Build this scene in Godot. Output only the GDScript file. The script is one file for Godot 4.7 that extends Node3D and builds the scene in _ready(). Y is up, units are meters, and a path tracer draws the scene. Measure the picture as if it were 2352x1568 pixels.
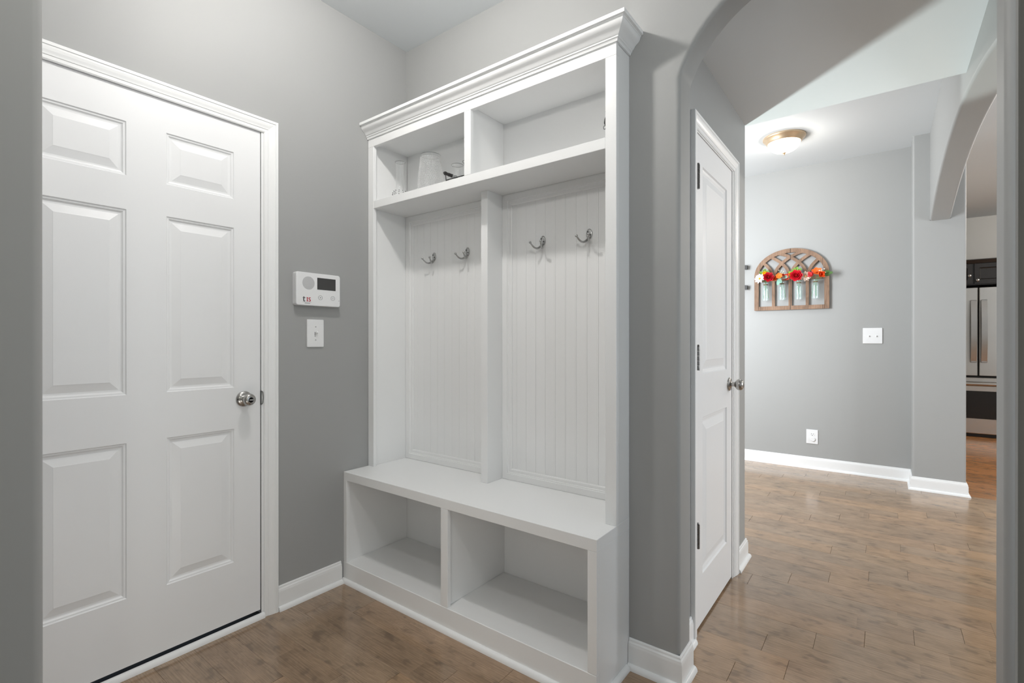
extends Node3D

# ---------------------------------------------------------------- mesh builder
class MB:
	var p := PackedVector3Array()
	var uv := PackedVector2Array()
	var xf := Transform3D.IDENTITY
	func tri(a: Vector3, b: Vector3, c: Vector3, ua := Vector2.ZERO, ub := Vector2.ZERO, uc := Vector2.ZERO) -> void:
		p.append(xf * a); p.append(xf * b); p.append(xf * c)      # counter-clockwise seen from outside
		uv.append(ua); uv.append(ub); uv.append(uc)
	func quad(a: Vector3, b: Vector3, c: Vector3, d: Vector3) -> void:
		tri(a, b, c); tri(a, c, d)
	func quv(a: Vector3, b: Vector3, c: Vector3, d: Vector3, u: Array) -> void:
		tri(a, b, c, u[0], u[1], u[2]); tri(a, c, d, u[0], u[2], u[3])
	func face_out(pts: Array, center: Vector3) -> void:            # convex face turned away from center
		var m := Vector3.ZERO
		for q in pts: m += q
		m /= pts.size()
		var n: Vector3 = (pts[1] - pts[0]).cross(pts[2] - pts[0])
		var l := pts.duplicate()
		if n.dot(m - center) < 0: l.reverse()
		for i in range(1, l.size() - 1): tri(l[0], l[i], l[i + 1])
	func box(mn: Vector3, mx: Vector3, b := 0.0) -> void:
		var c := (mn + mx) / 2
		var h := (mx - mn) / 2
		if b <= 0:
			for ax in 3:
				for s in [-1.0, 1.0]:
					var f := []
					for q in [[-1, -1], [1, -1], [1, 1], [-1, 1]]:
						var v := Vector3.ZERO
						v[ax] = s * h[ax]; v[(ax + 1) % 3] = q[0] * h[(ax + 1) % 3]; v[(ax + 2) % 3] = q[1] * h[(ax + 2) % 3]
						f.append(c + v)
					face_out(f, c)
			return
		b = minf(b, minf(h.x, minf(h.y, h.z)) * 0.95)
		var P := func(ax: int, s: Vector3) -> Vector3:
			var v := Vector3(s.x * (h.x - b), s.y * (h.y - b), s.z * (h.z - b))
			v[ax] = s[ax] * h[ax]
			return c + v
		for ax in 3:
			for s in [-1.0, 1.0]:
				var f := []
				for q in [[-1, -1], [1, -1], [1, 1], [-1, 1]]:
					var v := Vector3.ZERO
					v[ax] = s; v[(ax + 1) % 3] = q[0]; v[(ax + 2) % 3] = q[1]
					f.append(P.call(ax, v))
				face_out(f, c)
			var a1 := (ax + 1) % 3
			var a2 := (ax + 2) % 3
			for q in [[-1, -1], [1, -1], [1, 1], [-1, 1]]:
				var v0 := Vector3.ZERO
				v0[ax] = -1; v0[a1] = q[0]; v0[a2] = q[1]
				var v1 := v0
				v1[ax] = 1
				face_out([P.call(a1, v0), P.call(a1, v1), P.call(a2, v1), P.call(a2, v0)], c)
		for sx in [-1.0, 1.0]:
			for sy in [-1.0, 1.0]:
				for sz in [-1.0, 1.0]:
					var s := Vector3(sx, sy, sz)
					face_out([P.call(0, s), P.call(1, s), P.call(2, s)], c)
	func poly(pts: PackedVector2Array, f: Callable, flip := false) -> void:   # flat polygon; f maps 2D to 3D, counter-clockwise outward
		var t := Geometry2D.triangulate_polygon(pts)
		for i in range(0, t.size(), 3):
			var a := pts[t[i]]
			var b := pts[t[i + 1]]
			var c := pts[t[i + 2]]
			if ((b - a).cross(c - a) < 0) != flip:
				tri(f.call(a), f.call(c), f.call(b))
			else:
				tri(f.call(a), f.call(b), f.call(c))
	func extrude_y(pts: PackedVector2Array, y0: float, y1: float) -> void:    # plan polygon (x, z)
		if not Geometry2D.is_polygon_clockwise(pts): pts.reverse()
		var n := pts.size()
		for i in n:
			var a := pts[i]
			var b := pts[(i + 1) % n]
			quad(Vector3(a.x, y0, a.y), Vector3(b.x, y0, b.y), Vector3(b.x, y1, b.y), Vector3(a.x, y1, a.y)) if Geometry2D.is_polygon_clockwise(pts) == false else quad(Vector3(b.x, y0, b.y), Vector3(a.x, y0, a.y), Vector3(a.x, y1, a.y), Vector3(b.x, y1, b.y))
		poly(pts, func(q): return Vector3(q.x, y1, q.y), true)
		poly(pts, func(q): return Vector3(q.x, y0, q.y), false)
	func mold(path: Array, N: Vector3, prof: Array, closed := false, caps := true) -> void:   # profile (a = left of travel, b = along N), counter-clockwise
		var n := path.size()
		var rings := []
		for i in n:
			var S := Vector3.ZERO
			var s0 := Vector3.ZERO
			var s1 := Vector3.ZERO
			if closed or i > 0: s0 = N.cross((path[i] - path[(i - 1 + n) % n]).normalized())
			if closed or i < n - 1: s1 = N.cross((path[(i + 1) % n] - path[i]).normalized())
			if s0 == Vector3.ZERO: S = s1
			elif s1 == Vector3.ZERO: S = s0
			else: S = (s0 + s1) / (1.0 + s0.dot(s1))
			var r := []
			for q in prof: r.append(path[i] + S * q.x + N * q.y)
			rings.append(r)
		for i in (n if closed else n - 1):
			var A: Array = rings[i]
			var B: Array = rings[(i + 1) % n]
			for j in prof.size() - 1:
				quad(A[j], A[j + 1], B[j + 1], B[j])
		if caps and not closed:
			var pp := PackedVector2Array(prof)
			for e in 2:
				var r: Array = rings[0] if e == 0 else rings[n - 1]
				var t := Geometry2D.triangulate_polygon(pp)
				for i in range(0, t.size(), 3):
					var d: float = (pp[t[i + 1]] - pp[t[i]]).cross(pp[t[i + 2]] - pp[t[i]])
					if (d > 0) == (e == 1): tri(r[t[i]], r[t[i + 1]], r[t[i + 2]])
					else: tri(r[t[i]], r[t[i + 2]], r[t[i + 1]])
	func lathe(prof: Array, seg := 24) -> void:  # (r, y), bottom to top seen from outside
		for k in seg:
			var a0 := TAU * k / seg
			var a1 := TAU * (k + 1) / seg
			for j in prof.size() - 1:
				var q0: Vector2 = prof[j]
				var q1: Vector2 = prof[j + 1]
				var A := Vector3(q0.x * cos(a0), q0.y, q0.x * sin(a0))
				var B := Vector3(q0.x * cos(a1), q0.y, q0.x * sin(a1))
				var C := Vector3(q1.x * cos(a1), q1.y, q1.x * sin(a1))
				var D := Vector3(q1.x * cos(a0), q1.y, q1.x * sin(a0))
				if q0.x > 1e-6: tri(A, C, B)
				if q1.x > 1e-6: tri(A, D, C)
	func tube(pts: Array, rad, seg := 10, cap := true) -> void:
		var n := pts.size()
		var t0: Vector3 = (pts[1] - pts[0]).normalized()
		var u := t0.cross(Vector3.UP)
		if u.length() < 0.1: u = t0.cross(Vector3.RIGHT)
		u = u.normalized()
		var rings := []
		for i in n:
			var t: Vector3 = (pts[mini(i + 1, n - 1)] - pts[maxi(i - 1, 0)]).normalized()
			u = (u - t * u.dot(t)).normalized()
			var w := t.cross(u)
			var r: float = rad[i] if rad is Array else rad
			var ring := []
			for k in seg:
				var a := TAU * k / seg
				ring.append(pts[i] + (u * cos(a) + w * sin(a)) * r)
			rings.append(ring)
		for i in n - 1:
			for k in seg:
				var k2 := (k + 1) % seg
				quad(rings[i][k], rings[i][k2], rings[i + 1][k2], rings[i + 1][k])
		if cap:
			for k in seg:
				var k2 := (k + 1) % seg
				tri(pts[0], rings[0][k2], rings[0][k])
				tri(pts[n - 1], rings[n - 1][k], rings[n - 1][k2])
	func ball(c: Vector3, r: Vector3, seg := 14, rows := 8) -> void:
		var keep := xf
		xf = xf * Transform3D(Basis.from_scale(r), c)
		var pr := []
		for i in rows + 1:
			var a := -PI / 2 + PI * i / rows
			pr.append(Vector2(maxf(cos(a), 0.0) if i > 0 and i < rows else 0.0, sin(a)))
		lathe(pr, seg)
		xf = keep
	func mesh(angle := 0.0) -> ArrayMesh:
		var nn := PackedVector3Array()
		var count := p.size()
		nn.resize(count)
		var fn := PackedVector3Array()
		fn.resize(count / 3)
		for i in count / 3:
			fn[i] = (p[i * 3 + 1] - p[i * 3]).cross(p[i * 3 + 2] - p[i * 3])
		if angle > 0:
			var at := {}
			for i in count:
				var k := Vector3i((p[i] * 20000.0).round())
				if at.has(k): at[k].append(i / 3)
				else: at[k] = [i / 3]
			var lim := cos(deg_to_rad(angle))
			for i in count:
				var me := fn[i / 3].normalized()
				var s := Vector3.ZERO
				for f in at[Vector3i((p[i] * 20000.0).round())]:
					if fn[f].normalized().dot(me) > lim: s += fn[f]
				nn[i] = s.normalized() if s.length() > 1e-12 else me
		else:
			for i in count: nn[i] = fn[i / 3].normalized()
		var idx := PackedInt32Array()
		for i in count / 3:
			if fn[i].length() < 1e-13: continue
			idx.append(i * 3); idx.append(i * 3 + 2); idx.append(i * 3 + 1)
		var arr := []
		arr.resize(Mesh.ARRAY_MAX)
		arr[Mesh.ARRAY_VERTEX] = p
		arr[Mesh.ARRAY_NORMAL] = nn
		arr[Mesh.ARRAY_TEX_UV] = uv
		arr[Mesh.ARRAY_INDEX] = idx
		var m := ArrayMesh.new()
		m.add_surface_from_arrays(Mesh.PRIMITIVE_TRIANGLES, arr)
		return m

# ---------------------------------------------------------------- naming and tagging
var used := {}
func numbered(n: String) -> String:
	if not used.has(n):
		used[n] = 0
		return n
	used[n] += 1
	return "%s_%03d" % [n, used[n]]
func tag(o: Node3D, label: String, category: String, group := "", kind := "") -> void:
	if label: o.set_meta("label", label)
	if category: o.set_meta("category", category)
	if group: o.set_meta("group", group)
	if kind: o.set_meta("kind", kind)
func thing(called: String, label: String, category: String, at := Vector3.ZERO, group := "", kind := "") -> Node3D:
	var o := Node3D.new()
	o.name = numbered(called)
	add_child(o)
	o.position = at
	tag(o, label, category, group, kind)
	return o
func part(called: String, mb: MB, m: Material, parent: Node3D, angle := 0.0, label := "") -> MeshInstance3D:
	var o := MeshInstance3D.new()
	o.name = called
	o.mesh = mb.mesh(angle)
	o.material_override = m
	parent.add_child(o, true)
	if label: o.set_meta("label", label)
	return o
func solid(called: String, mb: MB, m: Material, label: String, category: String, kind := "", angle := 0.0) -> MeshInstance3D:
	var o := MeshInstance3D.new()
	o.name = numbered(called)
	o.mesh = mb.mesh(angle)
	o.material_override = m
	add_child(o)
	tag(o, label, category, "", kind)
	return o
func boxed(mn: Vector3, mx: Vector3, b := 0.0) -> MB:
	var mb := MB.new()
	mb.box(mn, mx, b)
	return mb
func V(x: float, y: float, z: float) -> Vector3: return Vector3(x, y, z)
func col(r: float, g: float, b: float) -> Color: return Color(r / 255.0, g / 255.0, b / 255.0)
func mat(c: Color, rough := 0.5, metal := 0.0, spec := 0.5) -> StandardMaterial3D:
	var m := StandardMaterial3D.new()
	m.albedo_color = c
	m.roughness = rough
	m.metallic = metal
	m.metallic_specular = spec
	return m
func glass(c: Color, alpha: float) -> StandardMaterial3D:
	var m := mat(Color(c.r, c.g, c.b, alpha), 0.03)
	m.transparency = BaseMaterial3D.TRANSPARENCY_ALPHA
	m.cull_mode = BaseMaterial3D.CULL_DISABLED
	return m

# ---------------------------------------------------------------- measurements (metres), from the calibrated photograph
const H := 2.777        # mudroom ceiling
const FH := 2.80        # foyer and kitchen ceiling
const HH := 2.345       # hall ceiling
const PX := 0.1453      # arch wall, mudroom face
const PB := 0.0253      # arch wall, hall face
const LX := 1.378       # locker width
const LD := 0.2532      # upper locker front
const BD := 0.398       # bench front
const HX := 1.513       # hall wall with the closet door
const HZ := -1.08       # its far end
const FX := 2.2947
const FZ := -3.47
const GZ := -3.209
const GX := 2.611
const RX := 2.40
const RB := 2.523
var M := {}

func _ready() -> void:
	# ---- camera
	var cam := Camera3D.new()
	cam.name = "camera"
	cam.position = V(2.1139, 1.1769, 1.8232)
	cam.rotation = Vector3(deg_to_rad(-0.0624), deg_to_rad(37.0919), 0)
	cam.fov = rad_to_deg(2.0 * atan(784.0 / 1129.67))
	cam.near = 0.02
	add_child(cam)
	cam.current = true
	# ---- sky and exposure
	var env := Environment.new()
	env.background_mode = Environment.BG_COLOR
	env.background_color = Color(0.75, 0.82, 0.9)
	env.tonemap_mode = Environment.TONE_MAPPER_LINEAR
	env.tonemap_exposure = 1.28
	env.sdfgi_enabled = true
	env.ssao_enabled = true
	env.ssil_enabled = true
	var we := WorldEnvironment.new()
	we.name = "world_environment"
	we.environment = env
	add_child(we)
	# ---- fill light at the added windows outside the view
	area("fill_foyer", V(-0.05, 1.72, HZ - 0.03), Vector3(0, 0, -1), Vector2(1.1, 1.14), Color(0.97, 0.985, 1.0), 9.2)
	area("fill_kitchen", V(5.44, 1.5, -1.7), Vector3(-1, 0, 0), Vector2(1.6, 1.4), Color(0.97, 0.985, 1.0), 5.8)
	area("fill_side", V(2.97, 1.25, 0.80), Vector3(-1, 0, 0), Vector2(1.1, 1.9), Color(0.97, 0.985, 1.0), 0.22)
	# ---- materials
	M.wall = mat(col(161, 162, 161), 0.55)
	M.ceil = mat(col(212, 216, 218), 0.8)
	M.trim = mat(col(238, 239, 239), 0.33)
	M.door = mat(col(236, 237, 238), 0.36)
	M.locker = mat(col(240, 241, 241), 0.34)
	M.hinge = mat(col(116, 115, 113), 0.28, 1.0)
	M.nickel = mat(col(176, 174, 171), 0.26, 1.0)
	M.chrome = mat(col(178, 178, 177), 0.24, 1.0)
	M.steel = mat(col(196, 194, 190), 0.27, 1.0)
	M.black = mat(col(14, 14, 14), 0.25)
	M.gap = mat(col(20, 20, 20), 0.9)
	M.plastic = mat(col(232, 233, 234), 0.3)
	M.cab = mat(col(26, 24, 24), 0.3)
	M.iron = mat(col(30, 30, 30), 0.5)
	M.glass = mat(Color(0.97, 0.985, 0.985, 0.0), 0.02)
	M.glass.transparency = BaseMaterial3D.TRANSPARENCY_ALPHA
	M.glass.refraction_enabled = true
	M.glass.refraction_scale = 0.05
	M.thin = glass(Color(0.95, 0.97, 0.97), 0.03)
	M.refraction_rim = glass(Color(0.42, 0.44, 0.44), 0.4)  # grey tint stands in for the dark refraction at glass lips
	M.nail = glass(Color(1.0, 1.0, 1.0), 0.10)
	M.aqua = glass(Color(0.72, 0.88, 0.88), 0.16)
	var wt := wood_texture(1024, 512, 7, 0.0)
	M.planks = []
	for c in [Color(1.0, 0.99, 0.97), Color(0.95, 0.94, 0.93), Color(1.04, 1.01, 0.97), Color(0.98, 0.98, 0.98), Color(1.01, 0.985, 0.96)]:
		var m := mat(Color(c.r, c.g, c.b), 0.17, 0.0, 0.75)
		m.albedo_texture = wt
		M.planks.append(m)
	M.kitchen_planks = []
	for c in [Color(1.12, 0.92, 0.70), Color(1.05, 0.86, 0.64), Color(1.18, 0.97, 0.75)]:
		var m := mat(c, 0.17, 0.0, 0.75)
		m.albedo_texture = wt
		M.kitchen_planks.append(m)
	M.barn = mat(Color(0.92, 0.87, 0.84), 0.7)
	M.barn.albedo_texture = wood_texture(512, 512, 31, 1.0)
	build_shell()
	build_floor()
	build_door_one()
	build_locker()
	build_hall_door()
	build_trims()
	build_lamps()
	uplight()
	build_wall_gadgets()
	build_hooks()
	build_shelf_glass()
	build_decor()
	build_kitchen()

func area(called: String, at: Vector3, dir: Vector3, size: Vector2, c: Color, e: float) -> void:
	var l := AreaLight3D.new()
	l.name = called
	l.area_size = size
	l.light_color = c
	l.light_energy = e
	l.area_range = 20.0
	l.shadow_enabled = true
	add_child(l)
	l.position = at
	l.look_at_from_position(at, at + dir, Vector3.UP)
func omni(called: String, at: Vector3, c: Color, e: float, size: float) -> void:
	var l := OmniLight3D.new()
	l.name = called
	l.light_color = c
	l.light_energy = e
	l.light_size = size
	l.omni_range = 12.0
	l.omni_attenuation = 2.0
	l.shadow_enabled = true
	add_child(l)
	l.position = at

func wood_texture(w: int, h: int, sd: int, barn: float) -> ImageTexture:
	var a := FastNoiseLite.new()
	a.seed = sd; a.frequency = 0.006; a.fractal_octaves = 3; a.domain_warp_enabled = true; a.domain_warp_amplitude = 40.0; a.domain_warp_frequency = 0.008
	var b := FastNoiseLite.new()
	b.seed = sd + 1; b.frequency = 0.05; b.fractal_octaves = 2
	var d := FastNoiseLite.new()
	d.seed = sd + 2; d.frequency = 0.012; d.fractal_octaves = 3
	var im := Image.create(w, h, false, Image.FORMAT_RGB8)
	var c0 := col(120, 100, 79) if barn < 0.5 else col(112, 92, 76)
	var c1 := col(178, 151, 124) if barn < 0.5 else col(176, 152, 130)
	for y in h:
		for x in w:
			var g := a.get_noise_2d(x * 0.5, y * 1.6)
			var ring := 0.5 + 0.5 * sin(g * 26.0)
			var fine := b.get_noise_2d(x * 0.12, y * 4.6)
			var blot := d.get_noise_2d(x * 0.7, y * 1.1)
			var t := clampf(0.58 + 0.12 * (ring - 0.5) + 0.30 * fine + 0.22 * blot + 0.16 * g, 0.0, 1.0)
			var c := c0.lerp(c1, t)
			if blot < -0.36: c = c.lerp(col(108, 92, 76), clampf((-0.36 - blot) * 2.0, 0, 0.4))
			if barn > 0.5 and (y % 170) < 2: c = c.darkened(0.5)
			im.set_pixel(x, y, c)
	im.generate_mipmaps()
	return ImageTexture.create_from_image(im)

# ---------------------------------------------------------------- shell
func round_rect(x0: float, z0: float, x1: float, z1: float, r: Array) -> PackedVector2Array:   # radii at (x0,z0) (x1,z0) (x1,z1) (x0,z1)
	var out := PackedVector2Array()
	var cs := [Vector2(x0, z0), Vector2(x1, z0), Vector2(x1, z1), Vector2(x0, z1)]
	for i in 4:
		var rr: float = r[i]
		if rr <= 0:
			out.append(cs[i])
			continue
		var d0: Vector2 = (cs[(i + 3) % 4] - cs[i]).normalized()
		var d1: Vector2 = (cs[(i + 1) % 4] - cs[i]).normalized()
		var cen: Vector2 = cs[i] + (d0 + d1) * rr
		for k in 7:
			var t := PI / 2 * k / 6.0
			out.append(cen - d1 * rr * cos(t) - d0 * rr * sin(t))
	return out
func post(x0: float, z0: float, x1: float, z1: float, y0: float, y1: float, r := [0, 0, 0, 0]) -> MB:
	var mb := MB.new()
	mb.extrude_y(round_rect(x0, z0, x1, z1, r), y0, y1)
	return mb
func arch_wall(xf: Transform3D, u0: float, u1: float, top: float, path: Array, t: float, r: float, y0 := 0.0) -> MB:
	# local frame: x along the wall, y up, z towards the viewer of the front face (front face at z = 0)
	var mb := MB.new()
	mb.xf = xf
	var prof := []
	for k in 7:
		var a := PI / 2 * k / 6.0
		prof.append(Vector2(r - r * sin(a), -(r - r * cos(a))))
	for k in 7:
		var a := PI / 2 * k / 6.0
		prof.append(Vector2(r - r * cos(a), -(t - r) - r * sin(a)))
	mb.mold(path, Vector3(0, 0, 1), prof, false, false)
	var off := []
	var n := path.size()
	for i in n:
		var s0 := Vector3.ZERO
		var s1 := Vector3.ZERO
		if i > 0: s0 = Vector3(0, 0, 1).cross((path[i] - path[i - 1]).normalized())
		if i < n - 1: s1 = Vector3(0, 0, 1).cross((path[i + 1] - path[i]).normalized())
		var S: Vector3 = s1 if i == 0 else (s0 if i == n - 1 else (s0 + s1) / (1.0 + s0.dot(s1)))
		off.append(path[i] + S * r)
	for f in 2:
		var z := 0.0 if f == 0 else -t
		var Q := func(a: Vector3, b: Vector3, c: Vector3, d: Vector3):
			a.z = z; b.z = z; c.z = z; d.z = z
			if f == 0: mb.quad(a, b, c, d)
			else: mb.quad(d, c, b, a)
		if off[0].x > u0 + 0.03: Q.call(V(u0, y0, 0), off[0], V(off[0].x, top, 0), V(u0, top, 0))
		for i in n - 1:
			if off[i + 1].x - off[i].x > 1e-6:
				Q.call(off[i], off[i + 1], V(off[i + 1].x, top, 0), V(off[i].x, top, 0))
		Q.call(off[n - 1], V(u1, 0, 0), V(u1, top, 0), V(off[n - 1].x, top, 0))
	mb.quad(V(u0, y0, -t), V(u0, y0, 0), V(u0, top, 0), V(u0, top, -t))
	mb.quad(V(u1, 0, 0), V(u1, 0, -t), V(u1, top, -t), V(u1, top, 0))
	mb.quad(V(u0, top, 0), V(u1, top, 0), V(u1, top, -t), V(u0, top, -t))
	return mb
func merge(a: MB, b: MB) -> MB:
	a.p.append_array(b.p); a.uv.append_array(b.uv)
	return a

func build_shell() -> void:
	var w: MB
	# wall with the six-panel door
	w = boxed(V(-0.12, 0, -0.12), V(0, H, 0.7975))
	merge(w, boxed(V(-0.12, 0, 1.608), V(0, H, 3.62)))
	merge(w, boxed(V(-0.12, 2.067, 0.7975), V(0, H, 1.608)))
	solid("wall_left", w, M.wall, "grey painted wall on the left with the white six-panel door", "wall", "structure")
	solid("wall_back", boxed(V(0, 0, -0.12), V(1.393, H, 0)), M.wall, "grey wall above and behind the white mudroom locker", "wall", "structure")
	# arch wall
	var cx := 1.954
	var yc := 1.9425
	var rr := 0.416
	var hw := 0.394
	var path := [V(cx - hw, 0, 0)]
	var a0 := asin((2.076 - yc) / rr)
	for k in 41:
		var a := PI - a0 - (PI - 2 * a0) * k / 40.0
		path.append(V(cx + rr * cos(a), minf(yc + rr * sin(a), 2.342), 0))
	path.append(V(cx + hw, 0, 0))
	w = arch_wall(Transform3D(Basis.IDENTITY, V(0, 0, PX)), LX, 3.0, H, path, PX - PB, 0.016)
	solid("wall_arch", w, M.wall, "grey wall right of the locker with the rounded arch opening", "wall", "structure", 35)
	# hall wall (closet), with door opening
	w = MB.new()
	w.extrude_y(round_rect(HX - 0.12, HZ, HX, -0.80, [0, 0.02, 0, 0]), 0, FH)
	merge(w, boxed(V(HX - 0.12, 0, -0.19), V(HX, FH, PB)))
	merge(w, boxed(V(HX - 0.12, 2.022, -0.80), V(HX, FH, -0.19)))
	solid("wall_hall", w, M.wall, "narrow grey hall wall around the white closet door", "wall", "structure", 35)
	w = boxed(V(-1.12, 0, HZ), V(-0.63, FH, HZ + 0.12))
	merge(w, boxed(V(0.53, 0, HZ), V(HX - 0.12, FH, HZ + 0.12)))
	merge(w, boxed(V(-0.63, 0, HZ), V(0.53, 1.09, HZ + 0.12)))
	merge(w, boxed(V(-0.63, 2.35, HZ), V(0.53, FH, HZ + 0.12)))
	solid("wall_foyer_south", w, M.wall, "grey foyer wall with an added window round the corner behind the closet", "wall", "structure")
	solid("wall_foyer_back", boxed(V(-1.12, 0, FZ - 0.12), V(FX, FH, FZ)), M.wall, "pale grey far foyer wall carrying the arched flower decor", "wall", "structure")
	w = post(FX, FZ - 0.12, GX, GZ, 0, FH, [0, 0.015, 0.015, 0.015])
	solid("wall_column", w, M.wall, "grey stub wall that ends the foyer beside the kitchen opening", "wall", "structure", 35)
	solid("wall_foyer_side", boxed(V(-1.12, 0, FZ), V(-1.0, FH, HZ)), M.wall, "grey outer foyer wall, outside the view", "wall", "structure")
	var win := thing("window_1", "added white foyer window round the corner behind the closet, outside the view", "window", V(-0.05, 1.09, HZ + 0.06), "", "structure")  # added window that lights the far foyer wall
	w = MB.new()
	w.mold([V(0.58, 0, 0), V(-0.58, 0, 0), V(-0.58, 1.26, 0), V(0.58, 1.26, 0)], V(0, 0, -1), [Vector2(0.03, 0.02), Vector2(0, 0.02), Vector2(0, -0.02), Vector2(0.03, -0.02), Vector2(0.03, 0.02)], true)
	part("window_frame", w, M.trim, win)
	var sky := mat(Color(0.9, 0.95, 1.0), 0.1)
	sky.emission_enabled = true
	sky.emission = Color(0.9, 0.96, 1.0)
	sky.emission_energy_multiplier = 0.4  # glow on the panes of the added windows
	part("pane", boxed(V(-0.55, 0.03, -0.004), V(0.55, 1.23, 0.004)), sky, win)
	# arch to the kitchen
	var half := 1.4595
	var rise := 0.19
	var R := (half * half + rise * rise) / (2 * rise)
	var zc := GZ + half
	path = []
	var xfm := Transform3D(Basis(V(0, 0, 1), V(0, 1, 0), V(-1, 0, 0)), V(RX, 0, 0))   # x along +z, facing -x
	for k in 49:
		var u := -half + 2 * half * k / 48.0
		path.append(V(zc + u, 2.112 + sqrt(R * R - u * u) - (R - rise), 0))
	path.append(V(zc + half, 0, 0))
	path.insert(0, path[0] + (path[0] - path[1]).normalized() * 0.014)
	w = MB.new()
	w.xf = xfm
	w = arch_wall(xfm, GZ, PB, FH, path, RB - RX, 0.014, 2.115)
	# the left pier quad of arch_wall spans zero width here because the arch springs from the stub wall
	solid("wall_kitchen_arch", w, M.wall, "long grey wall with the low wide arch leading to the kitchen", "wall", "structure", 35)
	# near walls framing the view
	solid("wall_near_left", post(0, 1.677, 1.226, 1.80, 0, H, [0, 0.012, 0.012, 0]), M.wall, "dark grey near wall end along the left edge of the view", "wall", "structure", 35)
	w = MB.new()
	w.extrude_y(PackedVector2Array([Vector2(3.0, 1.42), Vector2(2.26, 1.42), Vector2(2.157, 1.5445), Vector2(2.1555, 1.547), Vector2(2.1560, 1.5488), Vector2(2.158, 1.55), Vector2(3.0, 1.55)]), 0, H)
	solid("wall_near_right", w, M.wall, "dark grey near wall end along the right edge of the view", "wall", "structure", 35)
	w = boxed(V(3.0, 0, PB), V(3.12, H, 0.24))
	merge(w, boxed(V(3.0, 0, 1.36), V(3.12, H, 3.62)))
	merge(w, boxed(V(3.0, 0, 0.24), V(3.12, 0.29, 1.36)))
	merge(w, boxed(V(3.0, 2.21, 0.24), V(3.12, H, 1.36)))
	solid("wall_side", w, M.wall, "plain grey wall to the right of the camera, outside the view", "wall", "structure")
	w = boxed(V(0, 0, 3.5), V(3.0, H, 3.62))
	solid("wall_rear", w, M.wall, "plain grey wall behind the camera", "wall", "structure")
	win = thing("window_3", "added wide side window to the right, outside the view", "window", V(3.06, 0.29, 0.80), "", "structure")  # added window, side fill for the mudroom
	part("pane", boxed(V(-0.004, 0.0, -0.56), V(0.004, 1.92, 0.56)), sky, win)
	# kitchen walls
	solid("wall_kitchen_back", boxed(V(2.17, 0, -7.12), V(5.62, FH, -7.0)), M.wall, "grey kitchen wall above the dark cabinets", "wall", "structure")
	solid("wall_kitchen_left", boxed(V(2.17, 0, -7.0), V(FX, FH, FZ - 0.12)), M.wall, "grey kitchen side wall behind the stub wall", "wall", "structure")
	w = boxed(V(5.5, 0, -7.0), V(5.62, FH, -2.55))
	merge(w, boxed(V(5.5, 0, -0.85), V(5.62, FH, PB)))
	merge(w, boxed(V(5.5, 0, -2.55), V(5.62, 0.78, -0.85)))
	merge(w, boxed(V(5.5, 2.22, -2.55), V(5.62, FH, -0.85)))
	solid("wall_kitchen_right", w, M.wall, "kitchen outer wall with an added wide window", "wall", "structure")
	win = thing("window_2", "added wide white kitchen window outside the view", "window", V(5.56, 0.78, -1.7), "", "structure")  # added window that lights the hall door through the arch
	w = MB.new()
	w.mold([V(0, 0, -0.85), V(0, 0, 0.85), V(0, 1.44, 0.85), V(0, 1.44, -0.85)], V(-1, 0, 0), [Vector2(0.03, 0.02), Vector2(0, 0.02), Vector2(0, -0.02), Vector2(0.03, -0.02), Vector2(0.03, 0.02)], true)
	part("window_frame", w, M.trim, win)
	part("pane", boxed(V(-0.004, 0.03, -0.82), V(0.004, 1.41, 0.82)), sky, win)
	solid("wall_kitchen_front", boxed(V(3.12, 0, PB), V(5.62, FH, PX)), M.wall, "kitchen front wall outside the view", "wall", "structure")
	# ceilings
	w = boxed(V(-0.12, H, PB), V(3.12, H + 0.1, 3.62))
	merge(w, boxed(V(-0.12, H, -0.12), V(1.393, H + 0.1, PB)))
	solid("ceiling", w, M.ceil, "white mudroom ceiling above the locker", "ceiling", "structure")
	solid("ceiling", boxed(V(HX, HH, HZ), V(RX, FH + 0.1, PB)), M.ceil, "lower hall ceiling behind the arch, half in shadow", "ceiling", "structure")
	w = boxed(V(-1.12, FH, -7.12), V(5.62, FH + 0.1, HZ))
	merge(w, boxed(V(RX, FH, HZ), V(5.62, FH + 0.1, PX)))
	merge(w, boxed(V(HX - 0.12, FH, HZ), V(HX, FH + 0.1, PB)))
	solid("ceiling", w, M.ceil, "white foyer ceiling with the flush dome lamp", "ceiling", "structure")

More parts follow.
